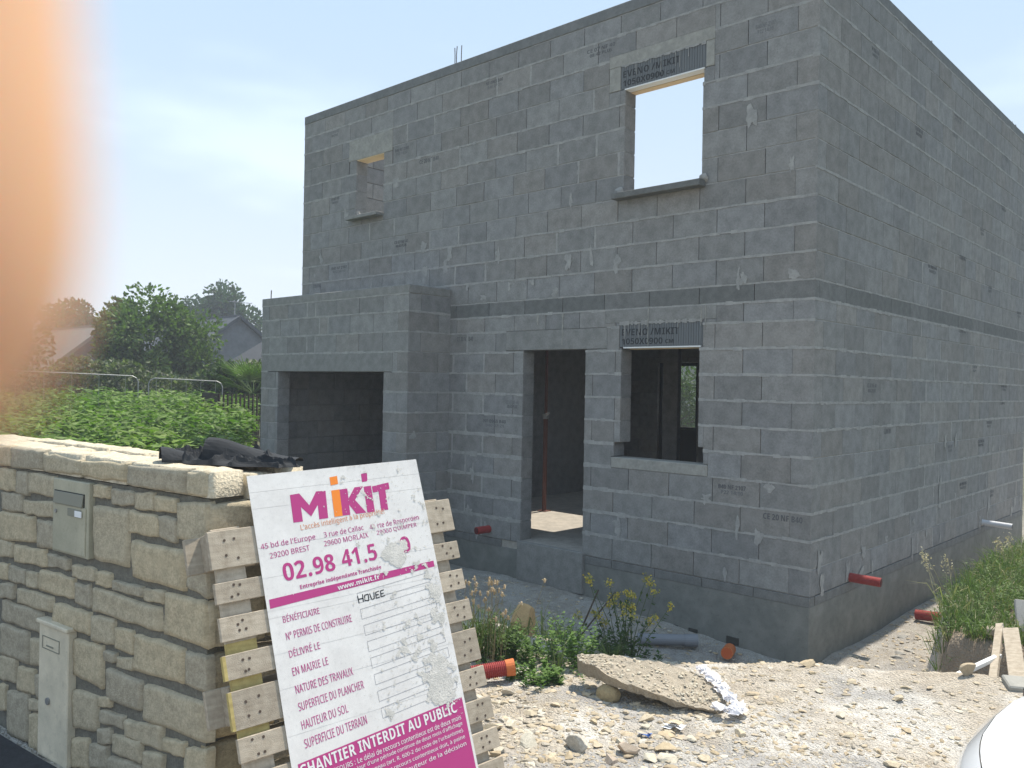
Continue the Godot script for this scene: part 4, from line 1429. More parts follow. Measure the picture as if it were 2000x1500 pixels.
	single(g.mesh(), "paper_scrap", m.paper, "crumpled white paper scrap among the stones below the slab", "paper scrap", "", Vector3(.70, gh(.7, 3.40) + .01, 3.40))
	g = Geo.new()
	g.tube([Vector3(0, 0, 0), Vector3(.01, .03, .0), Vector3(.03, .045, .01), Vector3(.045, .03, 0), Vector3(.05, 0, -.01), Vector3(.06, .02, 0), Vector3(.075, .04, .01), Vector3(.085, .0, 0)], [.0022], 5)
	single(g.mesh(), "wire", m.steel, "small bent wire loop sticking up beside the tan boulder", "wire", "", Vector3(.27, gh(.27, 3.28), 3.28))


func site_pipes() -> void:
	# red corrugated duct with an orange cap by the pallet
	var a := Vector3(-.62, gh(-.62, 3.86) + .05, 3.86)
	var d := (Vector3(-.33, .11, 3.47) - Vector3(-.62, .055, 3.86)).normalized()
	var t := thing("corrugated_duct", "ribbed red plastic duct with an orange end lying beside the pallet", "duct", Vector3.ZERO)
	part(corrugated(a, d, .38, .048, true), "duct", m.pipe_red, t)
	var g := Geo.new()
	g.tube([a + d * .37, a + d * .42, a + d * .425], [.05, .052, .052], 20)
	var cp := part(g.mesh(), "end_sleeve", m.pipe_orange, t)
	g = Geo.new()
	g.tube([a + d * .4, a + d * .4258], [.043], 18)
	part(g.mesh(), "bore", m.pipe_redin, cp)
	g = Geo.new()
	g.cbox(Vector3.ZERO, Vector3(.06, .07, .06), .008, Basis(UP, .6))
	single(g.mesh(), "red_plastic_block", mat(Color(.62, .05, .05), .4), "small bright red plastic block between pallet and weeds", "plastic block", "", Vector3(-.845, gh(-.845, 3.386) + .04, 3.386))
	# grey drain pipe in front of the footing
	t = thing("drain_pipe", "short grey plastic drain pipe lying at the foot of the front wall", "pipe", Vector3.ZERO)
	a = Vector3(-1.35, gh(-1.35, .72, false) + .04, .72)
	d = (Vector3(-.92, gh(-.92, .36, false) + .07, .36) - a).normalized()
	g = Geo.new()
	g.tube([a, a + d * .5], [.052], 18)
	g.tube([a + d * .44, a + d * .56], [.058], 18)
	part(g.mesh(), "pipe", m.pipe_grey, t)
	g = Geo.new()
	g.tube([a + d * .5, a + d * .5608], [.046], 16)
	part(g.mesh(), "bore", m.boxin, t)
	# orange pipe end near the corner
	t = thing("drain_stub", "orange red round pipe end poking from the shaded soil near the corner", "pipe", Vector3.ZERO)
	a = Vector3(-.66, gh(-.66, .34, false) + .035, .22)
	d = Vector3(.35, .1, .93).normalized()
	g = Geo.new()
	g.tube([a, a + d * .2], [.055], 18)
	part(g.mesh(), "pipe", m.pipe_orange, t)
	g = Geo.new()
	g.tube([a + d * .15, a + d * .2005], [.047], 16)
	part(g.mesh(), "cap", mat(Color(.55, .12, .04), .6), t)
	# second red duct in the side trench
	t = thing("corrugated_duct", "ribbed red duct lying in the side trench under the grass", "duct", Vector3.ZERO)
	part(corrugated(Vector3(.20, gh(.3, -2.3, false) + .07, -2.28), Vector3(1, .05, -.08).normalized(), .55, .055, true), "duct", m.pipe_red, t)
	# dark sticks by the flowering weed
	for q in [[Vector3(-1.25, -.12, 1.8), Vector3(-1.05, .18, 1.75)], [Vector3(-1.5, .0, 1.5), Vector3(-1.2, .06, 1.3)]]:
		g = Geo.new()
		g.tube([Vector3(q[0].x, gh(q[0].x, q[0].z), q[0].z), q[1]], [.009, .006], 6)
		single(g.mesh(), "stick", m.bark, "dark thin stick standing in the shaded soil left of the yellow weed" if q[0].x > -1.3 else "dark thin stick lying against the yellow flowered weed", "stick")


func timber() -> void:
	# offcuts at the edge of the bank
	var items := [
		["timber_batten", "long white painted batten lying up the bank edge", Vector3(1.56, .03, 1.47), Vector3(1.70, .07, .85), .035, .03, m.white, 0.0],
		["wooden_stake", "yellow wooden stake leaning upright at the bank", Vector3(1.76, -.02, 1.30), Vector3(1.60, .17, .40), .05, .035, m.wood[0], .3],
		["timber_plank", "grey cement stained plank leaning across the wooden stake", Vector3(1.92, .01, 1.33), Vector3(1.70, .19, .55), .10, .03, m.wood[3], .2]]
	for q in items:
		var g := Geo.new()
		var a: Vector3 = q[2]
		var b: Vector3 = q[3]
		var d := (b - a)
		var z := d.normalized()
		var x := z.cross(UP).normalized()
		var y := x.cross(z)
		g.cbox(Vector3.ZERO, Vector3(q[4], q[5], d.length()), .003, Basis(x, y, -z) * Basis(Vector3(0, 0, 1), q[7]))
		single(g.mesh(), q[0], q[6], q[1], "plank", "", (a + b) / 2)
	var g := Geo.new()
	g.cbox(Vector3.ZERO, Vector3(.34, .05, .16), .008, Basis(UP, .5) * Basis(Vector3(1, 0, 0), .15))
	single(g.mesh(), "concrete_paver", m.lintel, "pale flat concrete piece lying at the right edge before the planks", "paver", "", Vector3(2.02, gh(2.02, 1.4, false) + .03, 1.4))
	g = Geo.new()
	g.cbox(Vector3.ZERO, Vector3(.42, .05, .4), .01, Basis(UP, .3) * Basis(Vector3(1, 0, 0), .75))
	single(g.mesh(), "concrete_plate", m.cast, "tilted concrete plate resting in the grass at the right edge", "concrete plate", "", Vector3(1.80, .10, -.15))
	g = Geo.new()
	g.cbox(Vector3.ZERO, Vector3(.5, .22, .3), .01, Basis(UP, .35))
	single(g.mesh(), "concrete_block", m.block[4], "grey concrete block standing behind the leaning plank", "block", "", Vector3(2.05, gh(2.05, .2, false) + .1, .2))
	g = Geo.new()
	g.cbox(Vector3.ZERO, Vector3(.2, .05, .12), .006, Basis(UP, .2))
	single(g.mesh(), "timber_offcut", m.wood[4], "short dark timber offcut on the bank left of the stake", "plank", "", Vector3(1.58, gh(1.58, .25, false) + .06, .25))


# ---------------------------------------------------------------- plants
func grass_tuft(g: Geo, o: Vector3, n: int, h: float, sp: float, c: Color) -> void:
	for k in n:
		var a := rf(0, TAU)
		var lean := rf(.05, .8)
		var d := Vector3(cos(a) * lean, 1, sin(a) * lean).normalized()
		g.col = c * rf(.7, 1.35)
		g.blade(o + Vector3(cos(a), 0, sin(a)) * rf(0, sp), d, d.cross(rdir()).normalized(), h * rf(.5, 1.15), rf(.002, .0045), rf(.4, 1.6))


func leafy_plant(g: Geo, o: Vector3, h: float, n: int, lf: float, c: Color, spread := .35) -> void:
	var d := Vector3(rf(-spread, spread), 1, rf(-spread, spread)).normalized()
	for k in n:
		var t := lerpf(.12, 1.0, (k + rf(0, 1)) / n)
		var a := k * 2.4 + rf(-.4, .4)
		var ld := (Vector3(cos(a), rf(-.25, .6), sin(a))).normalized()
		g.col = c * rf(.65, 1.3)
		g.leaf(o + d * (h * t), ld, ld.cross(UP + rdir() * .3).normalized(), lf * rf(.6, 1.2) * lerpf(1.1, .6, t), lf * .2, .3)


func weeds() -> void:
	# bank grass
	var g := Geo.new()
	for i in 5200:
		var x := rf(.80, 3.0)
		var z := rf(-6.5, 1.1)
		var d := pit_depth(Vector2(x, z))
		if d > .10: continue
		if z > .36 or rf(0, 1) < .12: continue
		var o := Vector3(x, gh(x, z) - .01, z)
		grass_tuft(g, o, 9, rf(.06, .24) * rf(.6, 1.2) + .12 * exp(-absf(d) * 3), .05, Color(.12, .175, .055) if rf(0, 1) < .82 else Color(.30, .27, .15))
		if rf(0, 1) < .35:
			leafy_plant(g, o, rf(.06, .2), 10, .05, Color(.12, .19, .05))
	var o1 := part(g.mesh(false, true), "bank_grass", m.leaf, self)
	meta(o1, "long green grass overhanging the bank beside the side wall", "grass", "", "stuff")
	# seeding grass stalks on the bank
	for q in [[Vector3(1.0, .0, -.6), Vector3(.80, .43, -.75), "tall pale grass stalk with seed heads on the bank, left one"], [Vector3(1.02, .0, -2.5), Vector3(.93, .42, -2.55), "tall pale grass stalks with seed heads below the grey wall pipe"]]:
		g = Geo.new()
		for k in 5:
			var b: Vector3 = q[0] + Vector3(rf(-.08, .08), 0, rf(-.1, .1))
			var e: Vector3 = q[1] + Vector3(rf(-.12, .12), rf(-.14, .02), rf(-.12, .12))
			g.col = Color(.36, .34, .20)
			g.tube([b, b.lerp(e, .5) + UP * .04, e], [.003, .0022, .0015], 5)
			for i in 26:
				var p := b.lerp(e, rf(.72, 1.02)) + rdir() * .03
				g.col = Color(.55, .52, .36) * rf(.8, 1.1)
				g.leaf(p, rdir(), rdir(), .022, .007)
		var o := single(g.mesh(false, true), "seeding_grass", m.dry, q[2], "grass", "")
	# plantain clump with dry heads, left
	g = Geo.new()
	for k in 5:
		grass_tuft(g, Vector3(-.80 + rf(-.18, .18), 0, 3.30 + rf(-.2, .2)), 60, .36, .1, Color(.10, .145, .045))
	for k in 16:
		leafy_plant(g, Vector3(-.78 + rf(-.2, .2), -.02, 3.33 + rf(-.2, .2)), rf(.2, .36), 22, .06, Color(.09, .15, .04))
	for i in g.v.size():
		g.v[i] = g.v[i] + UP * gh(-.8, 3.3, false)
	var pl := thing("dry_plantain", "clump of green weeds with dry brown seed heads right of the pallet", "plant")
	part(g.mesh(false, true), "leaves", m.leaf, pl)
	g = Geo.new()
	for k in 34:
		var b := Vector3(-.84 + rf(-.2, .22), .02, 3.30 + rf(-.15, .15))
		var e := b + Vector3(rf(-.08, .16), rf(.30, .56), rf(-.1, .1))
		g.col = Color(.30, .26, .15)
		g.tube([b, e], [.002, .0014], 4, false)
		g.col = Color(.56, .45, .30) * rf(.8, 1.2)
		rock(g, e, Vector3(.009, .02, .009), 0, 0, .3)
		for i in 8:
			g.leaf(e + rdir() * .008, rdir(), rdir(), .018, .004)
	part(g.mesh(false, true), "seed_heads", m.dry, pl)
	# bushy green weeds in the sun beside the slab
	for q in [[-.36, 2.96, .30, "bushy bright green weed growing at the left end of the concrete slab"], [-.62, 3.12, .22, "low bushy green weed in front of the orange brown rock"], [-.30, 3.42, .10, "low spreading green weed in front of the orange duct end"]]:
		g = Geo.new()
		for k in 26:
			var x: float = q[0] + rf(-.16, .16)
			var z: float = q[1] + rf(-.14, .14)
			leafy_plant(g, Vector3(x, gh(x, z) - .01, z), q[2] * rf(.6, 1.2), 30, .05, Color(.12, .21, .045))
		single(g.mesh(false, true), "leafy_weed", m.leaf, q[3], "weed")
	# ground-hugging weeds
	g = Geo.new()
	for k in 90:
		var x := rf(-1.3, -.05)
		var z := rf(2.9, 3.75)
		if x > -.5 and z > 3.55: continue
		leafy_plant(g, Vector3(x, gh(x, z) - .005, z), rf(.03, .10), 12, .035, Color(.11, .19, .045), .8)
	for k in 40:
		var x := rf(-1.8, -.2)
		var z := rf(1.0, 2.8)
		leafy_plant(g, Vector3(x, gh(x, z) - .005, z), rf(.04, .14), 12, .045, Color(.07, .12, .03), .8)
	for k in 46:
		var x := rf(-1.5, -.25)
		var z := rf(1.6, 3.2)
		grass_tuft(g, Vector3(x, gh(x, z) - .01, z), 10, rf(.18, .46), .05, Color(.15, .19, .07))
	var o2 := part(g.mesh(false, true), "ground_weeds", m.leaf, self)
	meta(o2, "low green weeds creeping over the soil left of the slab", "weeds", "", "stuff")
	# flowering ragwort
	var rg := thing("flowering_weed", "tall bushy weed with small yellow flower clusters before the front wall", "plant")
	g = Geo.new()
	var fl := Geo.new()
	var bx := -.95
	var bz := 1.52
	var by := gh(bx, bz, false)
	for k in 60:
		leafy_plant(g, Vector3(bx + rf(-.26, .26), by - .02, bz + rf(-.24, .24)), rf(.15, .42), 22, .08, Color(.075, .125, .035), .5)
	for k in 26:
		var b := Vector3(bx + rf(-.1, .1), by, bz + rf(-.1, .1))
		var e := b + Vector3(rf(-.5, .42), rf(.42, .86), rf(-.3, .3))
		g.col = Color(.10, .14, .05)
		g.tube([b, b.lerp(e, .5) + UP * .05, e], [.004, .003, .002], 5, false)
		for i in 10:
			g.col = Color(.08, .125, .04) * rf(.8, 1.2)
			var d := rdir()
			g.leaf(b.lerp(e, rf(.2, .9)) + UP * .03, d, d.cross(UP).normalized(), .05, .012)
		for i in 34:
			fl.col = (Color(.62, .50, .10) if rf(0, 1) < .6 else Color(.30, .32, .12)) * rf(.8, 1.15)
			var d := rdir()
			fl.leaf(e + rdir() * rf(.005, .045), d, d.cross(rdir()).normalized(), .022, .009)
	part(g.mesh(false, true), "leaves", m.leaf, rg)
	part(fl.mesh(false, true), "flowers", m.dry, rg)
	# nettle field behind the stone wall
	g = Geo.new()
	for i in 5200:
		var x := rf(-17.5, -3.2)
		var z := rf(-4.5, 6.8)
		if x > -8.7 and z < 1.6: continue
		if x > -5 and z > 5.0: continue
		if (x - eye.x) * .508 - (z - eye.z) * .861 > -.15: continue
		var near := Vector2(x - eye.x, z - eye.z).length()
		var hh := (1.02 + .062 * clampf(-5.0 - x, 0, 9)) - gh(x, z, false) + .12 * fnoise.get_noise_2d(x * 40, z * 40)
		hh *= rf(.85, 1.05)
		var c := Color(.10, .19, .03).lerp(Color(.18, .27, .05), clampf(fnoise.get_noise_2d(x * 25, z * 25 + 99) + .5, 0, 1))
		var n := 16 if near > 12 else 24
		var o := Vector3(x, gh(x, z, false), z)
		var dd := Vector3(rf(-.12, .12), 1, rf(-.12, .12)).normalized()
		for k in n:
			var t := 1.0 - .5 * pow(rf(0, 1), 1.4)
			var a := rf(0, TAU)
			var ld := Vector3(cos(a), rf(-.55, .25), sin(a)).normalized()
			g.col = c * rf(.6, 1.3)
			g.leaf(o + dd * (hh * t), ld, ld.cross(UP + rdir() * .5).normalized(), rf(.08, .19), rf(.022, .044), .3)
	var o3 := part(g.mesh(false, true), "nettles", m.leaf, self)
	meta(o3, "dense field of bright green nettles behind the stone wall", "nettles", "", "stuff")


func leaf_cloud(g: Geo, c: Vector3, r: Vector3, n: int, lf: float, col: Color, lumps := 14) -> void:
	# leaves gathered in clumps over an uneven crown
	var cl := []
	for k in lumps:
		var d := rdir()
		cl.append([c + d * r * rf(.45, .95), rf(.28, .5)])
	cl.append([c, .6])
	for i in n:
		var q: Array = cl[rng.randi() % cl.size()]
		var d := rdir()
		var p: Vector3 = q[0] + d * r * (q[1] * pow(rf(0, 1), .45))
		var ld := (d + rdir() * .8).normalized()
		g.col = col * rf(.55, 1.35)
		g.leaf(p, ld, ld.cross(rdir()).normalized(), lf * rf(.6, 1.3), lf * .32, .3)


func tree(n: String, label: String, base: Vector3, crown: Vector3, r: Vector3, leaves: int, lf: float, col: Color, lumps := 16) -> void:
	var t := thing(n, label, "tree", base)
	var g := Geo.new()
	g.tube([Vector3.ZERO, (crown - base) * .5 + Vector3(rf(-.1, .1), 0, 0), crown - base], [r.x * .10, r.x * .07, r.x * .03], 8)
	for k in 7:
		var d := rdir()
		d.y = absf(d.y) * .6 + .2
		var s: Vector3 = (crown - base) * rf(.35, .8)
		g.tube([s, s + d * r * .45 + UP * .1, s + d * r * .85], [r.x * .04, r.x * .025, r.x * .01], 6)
	part(g.mesh(), "trunk", m.bark, t)
	g = Geo.new()
	leaf_cloud(g, crown - base, r, leaves, lf, col, lumps)
	part(g.mesh(false, true), "crown", m.leaf, t)


func background() -> void:
	# hedge
	var g := Geo.new()
	for i in 15000:
		var t := rf(-.9, 1.25)
		var p := Vector3(-18.4, 0, .2).lerp(Vector3(-17.1, 0, -4.0), t)
		var hh := 2.15 + .22 * sin(t * 7) + .25 * fnoise.get_noise_1d(t * 300)
		var y := rf(.4, 1.0)
		p += Vector3(rf(-.7, .7), hh * y, rf(-.2, .2))
		var d := rdir()
		g.col = (Color(.10, .125, .055) if rf(0, 1) < .7 else Color(.24, .25, .17)) * rf(.5, 1.3)
		g.leaf(p, d, d.cross(rdir()).normalized(), rf(.09, .16), .04, .3)
	var hd := thing("hedge", "clipped evergreen hedge running behind the nettle field", "hedge", Vector3.ZERO)
	part(g.mesh(false, true), "foliage", m.leaf, hd)
	g = Geo.new()
	for k in 22:
		var p := Vector3(-18.4, 0, .2).lerp(Vector3(-17.1, 0, -4.0), -.9 + k * .1)
		p.y = gh(p.x, p.z, false)
		g.tube([p, p + Vector3(rf(-.2, .2), 1.2, rf(-.2, .2))], [.04, .02], 5)
	part(g.mesh(), "stems", m.bark, hd)
	# barriers
	for k in 2:
		var a := Vector3(-15.1, 1.98, 2.2) if k == 0 else Vector3(-14.25, 1.88, -.29)
		var b := Vector3(-14.33, 1.91, -.11) if k == 0 else Vector3(-13.62, 1.83, -1.6)
		g = Geo.new()
		var dn := UP * 1.0
		var e := (b - a).normalized() * .12
		g.tube([a - dn, a - UP * .12, a - UP * .04 + e * .3, a + e, b - e, b - UP * .04 - e * .3, b - UP * .12, b - dn], [.012], 8)
		g.tube([a - UP * .85, b - UP * .85], [.014], 6)
		var nb := 5
		for i in nb:
			var p := a.lerp(b, (i + .5) / nb)
			g.tube([p - UP * .85, p - UP * .02], [.004], 5)
		single(g.mesh(), "crowd_barrier", m.steel, "galvanised tubular barrier in the nettles, " + ("the longer left one" if k == 0 else "the shorter right one"), "barrier")
	tree("round_tree", "broad light green bushy tree in front of the far roofs", Vector3(-22.3, .5, -4.05), Vector3(-22.3, 2.55, -4.05), Vector3(1.5, 1.6, 1.55), 15000, .15, Color(.125, .185, .055), 26)
	tree("spiky_shrub", "shrub with upright shoots left of the broad tree", Vector3(-23.0, .5, -3.0), Vector3(-23.0, 2.9, -3.0), Vector3(.7, 1.3, .7), 4000, .16, Color(.10, .14, .05), 12)
	tree("far_tree", "large dark round tree rising behind the gabled house", Vector3(-50, 0, -20.6), Vector3(-50, 5.3, -20.6), Vector3(2.6, 2.9, 2.7), 14000, .3, Color(.05, .095, .035), 22)
	tree("distant_tree", "dark distant tree at the left above the pale roof", Vector3(-53, 0, -13.4), Vector3(-53, 4.6, -13.0), Vector3(2.4, 1.7, 2.4), 7000, .3, Color(.05, .085, .035), 16)
	tree("distant_tree", "lower dark tree right of the distant left one", Vector3(-52, 0, -16.2), Vector3(-52, 4.3, -16.0), Vector3(2.2, 1.3, 2.0), 6000, .3, Color(.055, .09, .04), 14)
	tree("distant_tree", "leafy treetop peeping over the porch roof beside the house", Vector3(-19.5, 0, -9.0), Vector3(-19.5, 4.1, -9.5), Vector3(1.6, 1.35, 1.6), 6000, .16, Color(.09, .15, .04), 14)
	tree("dark_shrub", "dark shrub at the left end of the hedge", Vector3(-21.5, .4, .6), Vector3(-21.5, 2.2, .6), Vector3(1.6, 1.4, 1.8), 8000, .16, Color(.06, .09, .035), 14)
	tree("dark_shrub", "dark glossy shrub between the hedge and the palm", Vector3(-15.6, .2, -2.9), Vector3(-15.6, 1.5, -2.9), Vector3(.8, .75, .8), 5000, .13, Color(.05, .08, .035), 10)
	# fan palm
	var pm := thing("fan_palm", "low fan palm with stiff fronds beside the porch", "palm", Vector3(-14.6, .2, -2.9))
	g = Geo.new()
	g.tube([Vector3.ZERO, UP * 1.3], [.12, .1], 9)
	part(g.mesh(), "trunk", m.bark, pm)
	for k in 20:
		g = Geo.new()
		var a := k * 2.4
		var d := Vector3(cos(a), rf(.0, 1.3), sin(a)).normalized()
		var o := Vector3(0, 1.35, 0)
		var e := o + d * .55
		g.col = Color(.10, .15, .05)
		g.tube([o, e], [.012, .008], 5, false)
		var sd := d.cross(UP).normalized()
		for i in 17:
			var an := (i - 8) * .14
			var ld := (d * cos(an) + sd * sin(an) - UP * absf(an) * .12).normalized()
			g.col = Color(.10, .155, .045) * rf(.75, 1.25)
			g.leaf(e, ld, ld.cross(d.cross(sd)).normalized(), rf(.5, .68), .018, .2)
		part(g.mesh(false, true), "frond", m.leaf, pm)
	# timber fence
	var fn := thing("timber_fence", "dark weathered timber fence between the nettles and the porch", "fence", Vector3.ZERO)
	for k in 26:
		var t0 := k / 26.0
		var p := Vector3(-11.9, 0, -.62).lerp(Vector3(-10.3, 0, -2.0), t0)
		g = Geo.new()
		g.box(Vector3(p.x, .85, p.z), Vector3(.084, 1.5, .02), Basis(UP, deg_to_rad(-40)))
		part(g.mesh(), "board", m.fence, fn)
	for k in 14:
		var p := Vector3(-13.9, 0, -1.3).lerp(Vector3(-11.9, 0, -.62), k / 14.0)
		g = Geo.new()
		g.box(Vector3(p.x, .85, p.z), Vector3(.14, 1.5, .02), Basis(UP, deg_to_rad(-20)))
		part(g.mesh(), "board", m.fence, fn)
	gable_house("far_house", "grey rendered house with a plain gable and dark slate roof", Vector3(-31.8, 0, -12.08), 11, 3.7, 2.05, 4.7, m.render, m.slate, 0)
	hip_house()
	gable_house("far_house", "house with a pale tiled roof at the left behind the hedge", Vector3(-36.5, 0, -8.1), 10, 3.4, 1.4, 4.2, m.slate, m.slate2, 0)
	gable_house("far_house", "white rendered house behind the building, seen through its window", Vector3(-9.0, 0, -22.0), 12, 4, 3.4, 5.2, m.render2, m.slate, 0)
	# television aerial on the gabled house
	g = Geo.new()
	g.tube([Vector3(0, -.3, 0), Vector3(0, .75, 0)], [.02], 6)
	g.tube([Vector3(.0, .72, .25), Vector3(.0, .70, -.85)], [.012], 5)
	for k in 6:
		g.tube([Vector3(-.2, .71, .2 - k * .19), Vector3(.2, .71, .2 - k * .19)], [.008], 4)
	single(g.mesh(), "roof_aerial", m.steel, "thin television aerial on the ridge of the gabled house", "aerial", "", Vector3(-32.2, 4.72, -12.08))
	# shrubs behind the far end of the building
	for q in [[Vector3(-10.5, .1, -14.5), 1.2, "leafy garden shrub seen through the back door pane"], [Vector3(2.2, -.1, -13.5), 1.6, "green shrub past the far right corner of the house"]]:
		tree("garden_shrub", q[2], q[0], q[0] + UP * 1.0, Vector3(1.3, q[1], 1.3), 5000, .13, Color(.10, .16, .05), 12)


func hip_house() -> void:
	var h := thing("far_house", "nearer house showing only its steep dark hipped roof beside the porch", "house", Vector3(-23.2, 0, -6.96))
	var r := Vector3(.733, 0, -.68)
	var f := Vector3(-.68, 0, -.733)
	var y := UP * 2.5
	var c := [y, y + r * 10, y + r * 10 + f * 7, y + f * 7]
	var a := UP * 5.3 + r * 3.2 + f * 3.5
	var b := UP * 5.3 + r * 6.8 + f * 3.5
	var g := Geo.new()
	g.quad(c[0], c[1], b, a)
	g.quad(c[2], c[3], a, b)
	g.tri(c[1], c[2], b)
	g.tri(c[3], c[0], a)
	var roof := part(g.mesh(), "roof", m.slate, h)
	g = Geo.new()
	g.box(UP * 1.0 + r * 5 + f * 3.5, Vector3(9.2, 2.98, 6.2), Basis(r, UP, -f))
	part(g.mesh(), "wall", m.render2, h)
	for k in 2:
		g = Geo.new()
		var p := c[0].lerp(c[1], .10 + .10 * k).lerp(a.lerp(b, .1), .10 + .13 * k) as Vector3
		g.box(p + UP * .05, Vector3(.5, .05, .06), Basis(r, UP, -f))
		part(g.mesh(), "skylight", m.white, roof)


func gable_house(n: String, label: String, o: Vector3, len: float, hw: float, eave: float, ridge: float, wm: Material, rm: Material, lights: int) -> void:
	var h := thing(n, label, "house", o)
	var g := Geo.new()
	var a := [Vector3(0, -.5, hw), Vector3(0, -.5, -hw), Vector3(0, eave, -hw), Vector3(0, ridge - .06, 0), Vector3(0, eave, hw)]
	var L := Vector3(-len, 0, 0)
	g.quad(a[0], a[1], a[2], a[4]); g.tri(a[4], a[2], a[3])
	g.quad(a[0] + L, a[1] + L, a[2] + L, a[4] + L); g.tri(a[4] + L, a[2] + L, a[3] + L)
	g.quad(a[0], a[4], a[4] + L, a[0] + L); g.quad(a[1], a[2], a[2] + L, a[1] + L)
	part(g.mesh(), "wall", wm, h)
	g = Geo.new()
	var sl := sqrt(hw * hw + (ridge - eave) * (ridge - eave))
	for s in [-1.0, 1.0]:
		var dn := Vector3(0, eave - ridge, s * hw).normalized()
		var nn := Vector3(0, hw, s * (ridge - eave)).normalized()
		var c := Vector3(-len / 2, ridge, 0) + dn * (sl / 2 + .12) + nn * .02
		g.box(c, Vector3(len + .35, .14, sl + .24), Basis(Vector3.RIGHT, nn, Vector3.RIGHT.cross(nn)))
	var roof := part(g.mesh(), "roof", rm, h)
	g = Geo.new()
	for k in 24:
		g.box(Vector3(-len * (k + .5) / 24, ridge + .07, 0), Vector3(len / 24 - .02, .1, .22))
	part(g.mesh(), "ridge_tiles", rm, roof)
	for k in lights:
		g = Geo.new()
		g.box(Vector3(.04, 2.65 + .35 * k, 2.2 - .5 * k), Vector3(.06, .07, .5))
		part(g.mesh(), "window", m.white, h)


# ---------------------------------------------------------------- parked car, nose towards the drive
func car() -> void:
	var o := Vector3(2.285, gh(3.0, 3.9, false), 3.97)
	var c := thing("parked_car", "white car parked at the right with its rounded bonnet entering the view", "car", o)
	var stn := [[0.0, .46, .50], [.012, .60, .58], [.045, .70, .645], [.09, .745, .69], [.094, .745, .694], [.16, .78, .71], [.35, .815, .742], [.7, .84, .80], [1.1, .85, .865], [1.35, .855, .90], [2.2, .86, .93], [3.2, .85, .94], [3.7, .8, .90], [3.88, .7, .80], [3.92, .5, .7]]
	var ns := 40
	var rings := []
	for s in stn:
		var ring := []
		for k in ns + 1:
			var a := PI * k / ns
			var ca := cos(a)
			var sa := sin(a)
			var z: float = s[1] * signf(ca) * pow(absf(ca), .5)
			var y: float = .22 + (s[2] - .22) * pow(sa, .36)
			# front bends back towards the sides
			var x: float = s[0] + .32 * pow(absf(z) / .85, 2.4) * maxf(0.0, 1.0 - s[0] / 1.2)
			ring.append(Vector3(x, y, z))
		rings.append(ring)
	var g := Geo.new()
	for piece in [[0, 3, "bumper"], [4, 8, "bonnet"], [8, 14, "body"]]:
		g = Geo.new()
		for i in range(piece[0], piece[1]):
			for k in ns:
				g.quad(rings[i][k], rings[i + 1][k], rings[i + 1][k + 1], rings[i][k + 1])
		if piece[0] == 0:
			for k in ns:
				g.tri(rings[0][k], rings[0][k + 1], Vector3(-.005, .3, 0))
		if piece[1] == 14:
			for k in ns:
				g.tri(rings[-1][k + 1], rings[-1][k], Vector3(3.92, .3, 0))
		part(g.mesh(true), piece[2], m.paint, c)
	# cabin
	g = Geo.new()
	var cb := [[1.15, .90, .70], [1.75, 1.33, .60], [2.0, 1.42, .58], [2.9, 1.43, .58], [3.3, 1.36, .58], [3.72, .92, .68]]
	for i in cb.size() - 1:
		var a: Array = cb[i]
		var b: Array = cb[i + 1]
		g.quad(Vector3(a[0], a[1], -a[2]), Vector3(a[0], a[1], a[2]), Vector3(b[0], b[1], b[2]), Vector3(b[0], b[1], -b[2]))
	for s in [-1.0, 1.0]:
		for i in cb.size() - 1:
			var a: Array = cb[i]
			var b: Array = cb[i + 1]
			g.quad(Vector3(a[0], a[1], s * a[2]), Vector3(b[0], b[1], s * b[2]), Vector3(b[0], .85, s * .76), Vector3(a[0], .85, s * .76))
	part(g.mesh(), "window", m.glass, c)
	g = Geo.new()
	g.cbox(Vector3(2.45, 1.425, 0), Vector3(.95, .03, 1.2), .012)
	part(g.mesh(), "roof", m.paint, c)
	for s in [-1.0, 1.0]:
		for x in [.78, 3.15]:
			g = Geo.new()
			g.tube([Vector3(x, .30, s * .66), Vector3(x, .30, s * .85)], [.30], 26)
			var w := part(g.mesh(), "wheel", m.rubber, c)
			g = Geo.new()
			g.tube([Vector3(x, .30, s * .84), Vector3(x, .30, s * .856)], [.2], 20)
			part(g.mesh(), "rim", m.steel, w)
		g = Geo.new()
		g.cbox(Vector3(.17, .60, s * .58), Vector3(.16, .1, .26), .03, Basis(UP, s * -.5))
		part(g.mesh(), "headlight", m.glass, c)
	g = Geo.new()
	g.cbox(Vector3(.02, .36, 0), Vector3(.05, .1, .8), .01)
	part(g.mesh(), "grille", m.rubber, c)


# wisps of high cloud, low over the horizon all round
func thin_clouds() -> ImageTexture:
	var w := 1024
	var h := 512
	var f := FastNoiseLite.new()
	f.seed = 8
	f.frequency = .012
	f.fractal_octaves = 5
	var data := PackedByteArray()
	data.resize(w * h * 4)
	for y in h / 2:
		for x in w:
			var a := TAU * x / w
			var el := 90.0 - 180.0 * y / h
			var n := f.get_noise_3d(cos(a) * 150, el * 14.0, sin(a) * 150) * .5 + .5
			var k := smoothstep(.52, .78, n) * smoothstep(2.0, 6.0, el) * smoothstep(26.0, 12.0, el)
			var i := (y * w + x) * 4
			data[i] = 240
			data[i + 1] = 243
			data[i + 2] = 246
			data[i + 3] = int(42 * k)
	return ImageTexture.create_from_image(Image.create_from_data(w, h, false, Image.FORMAT_RGBA8, data))


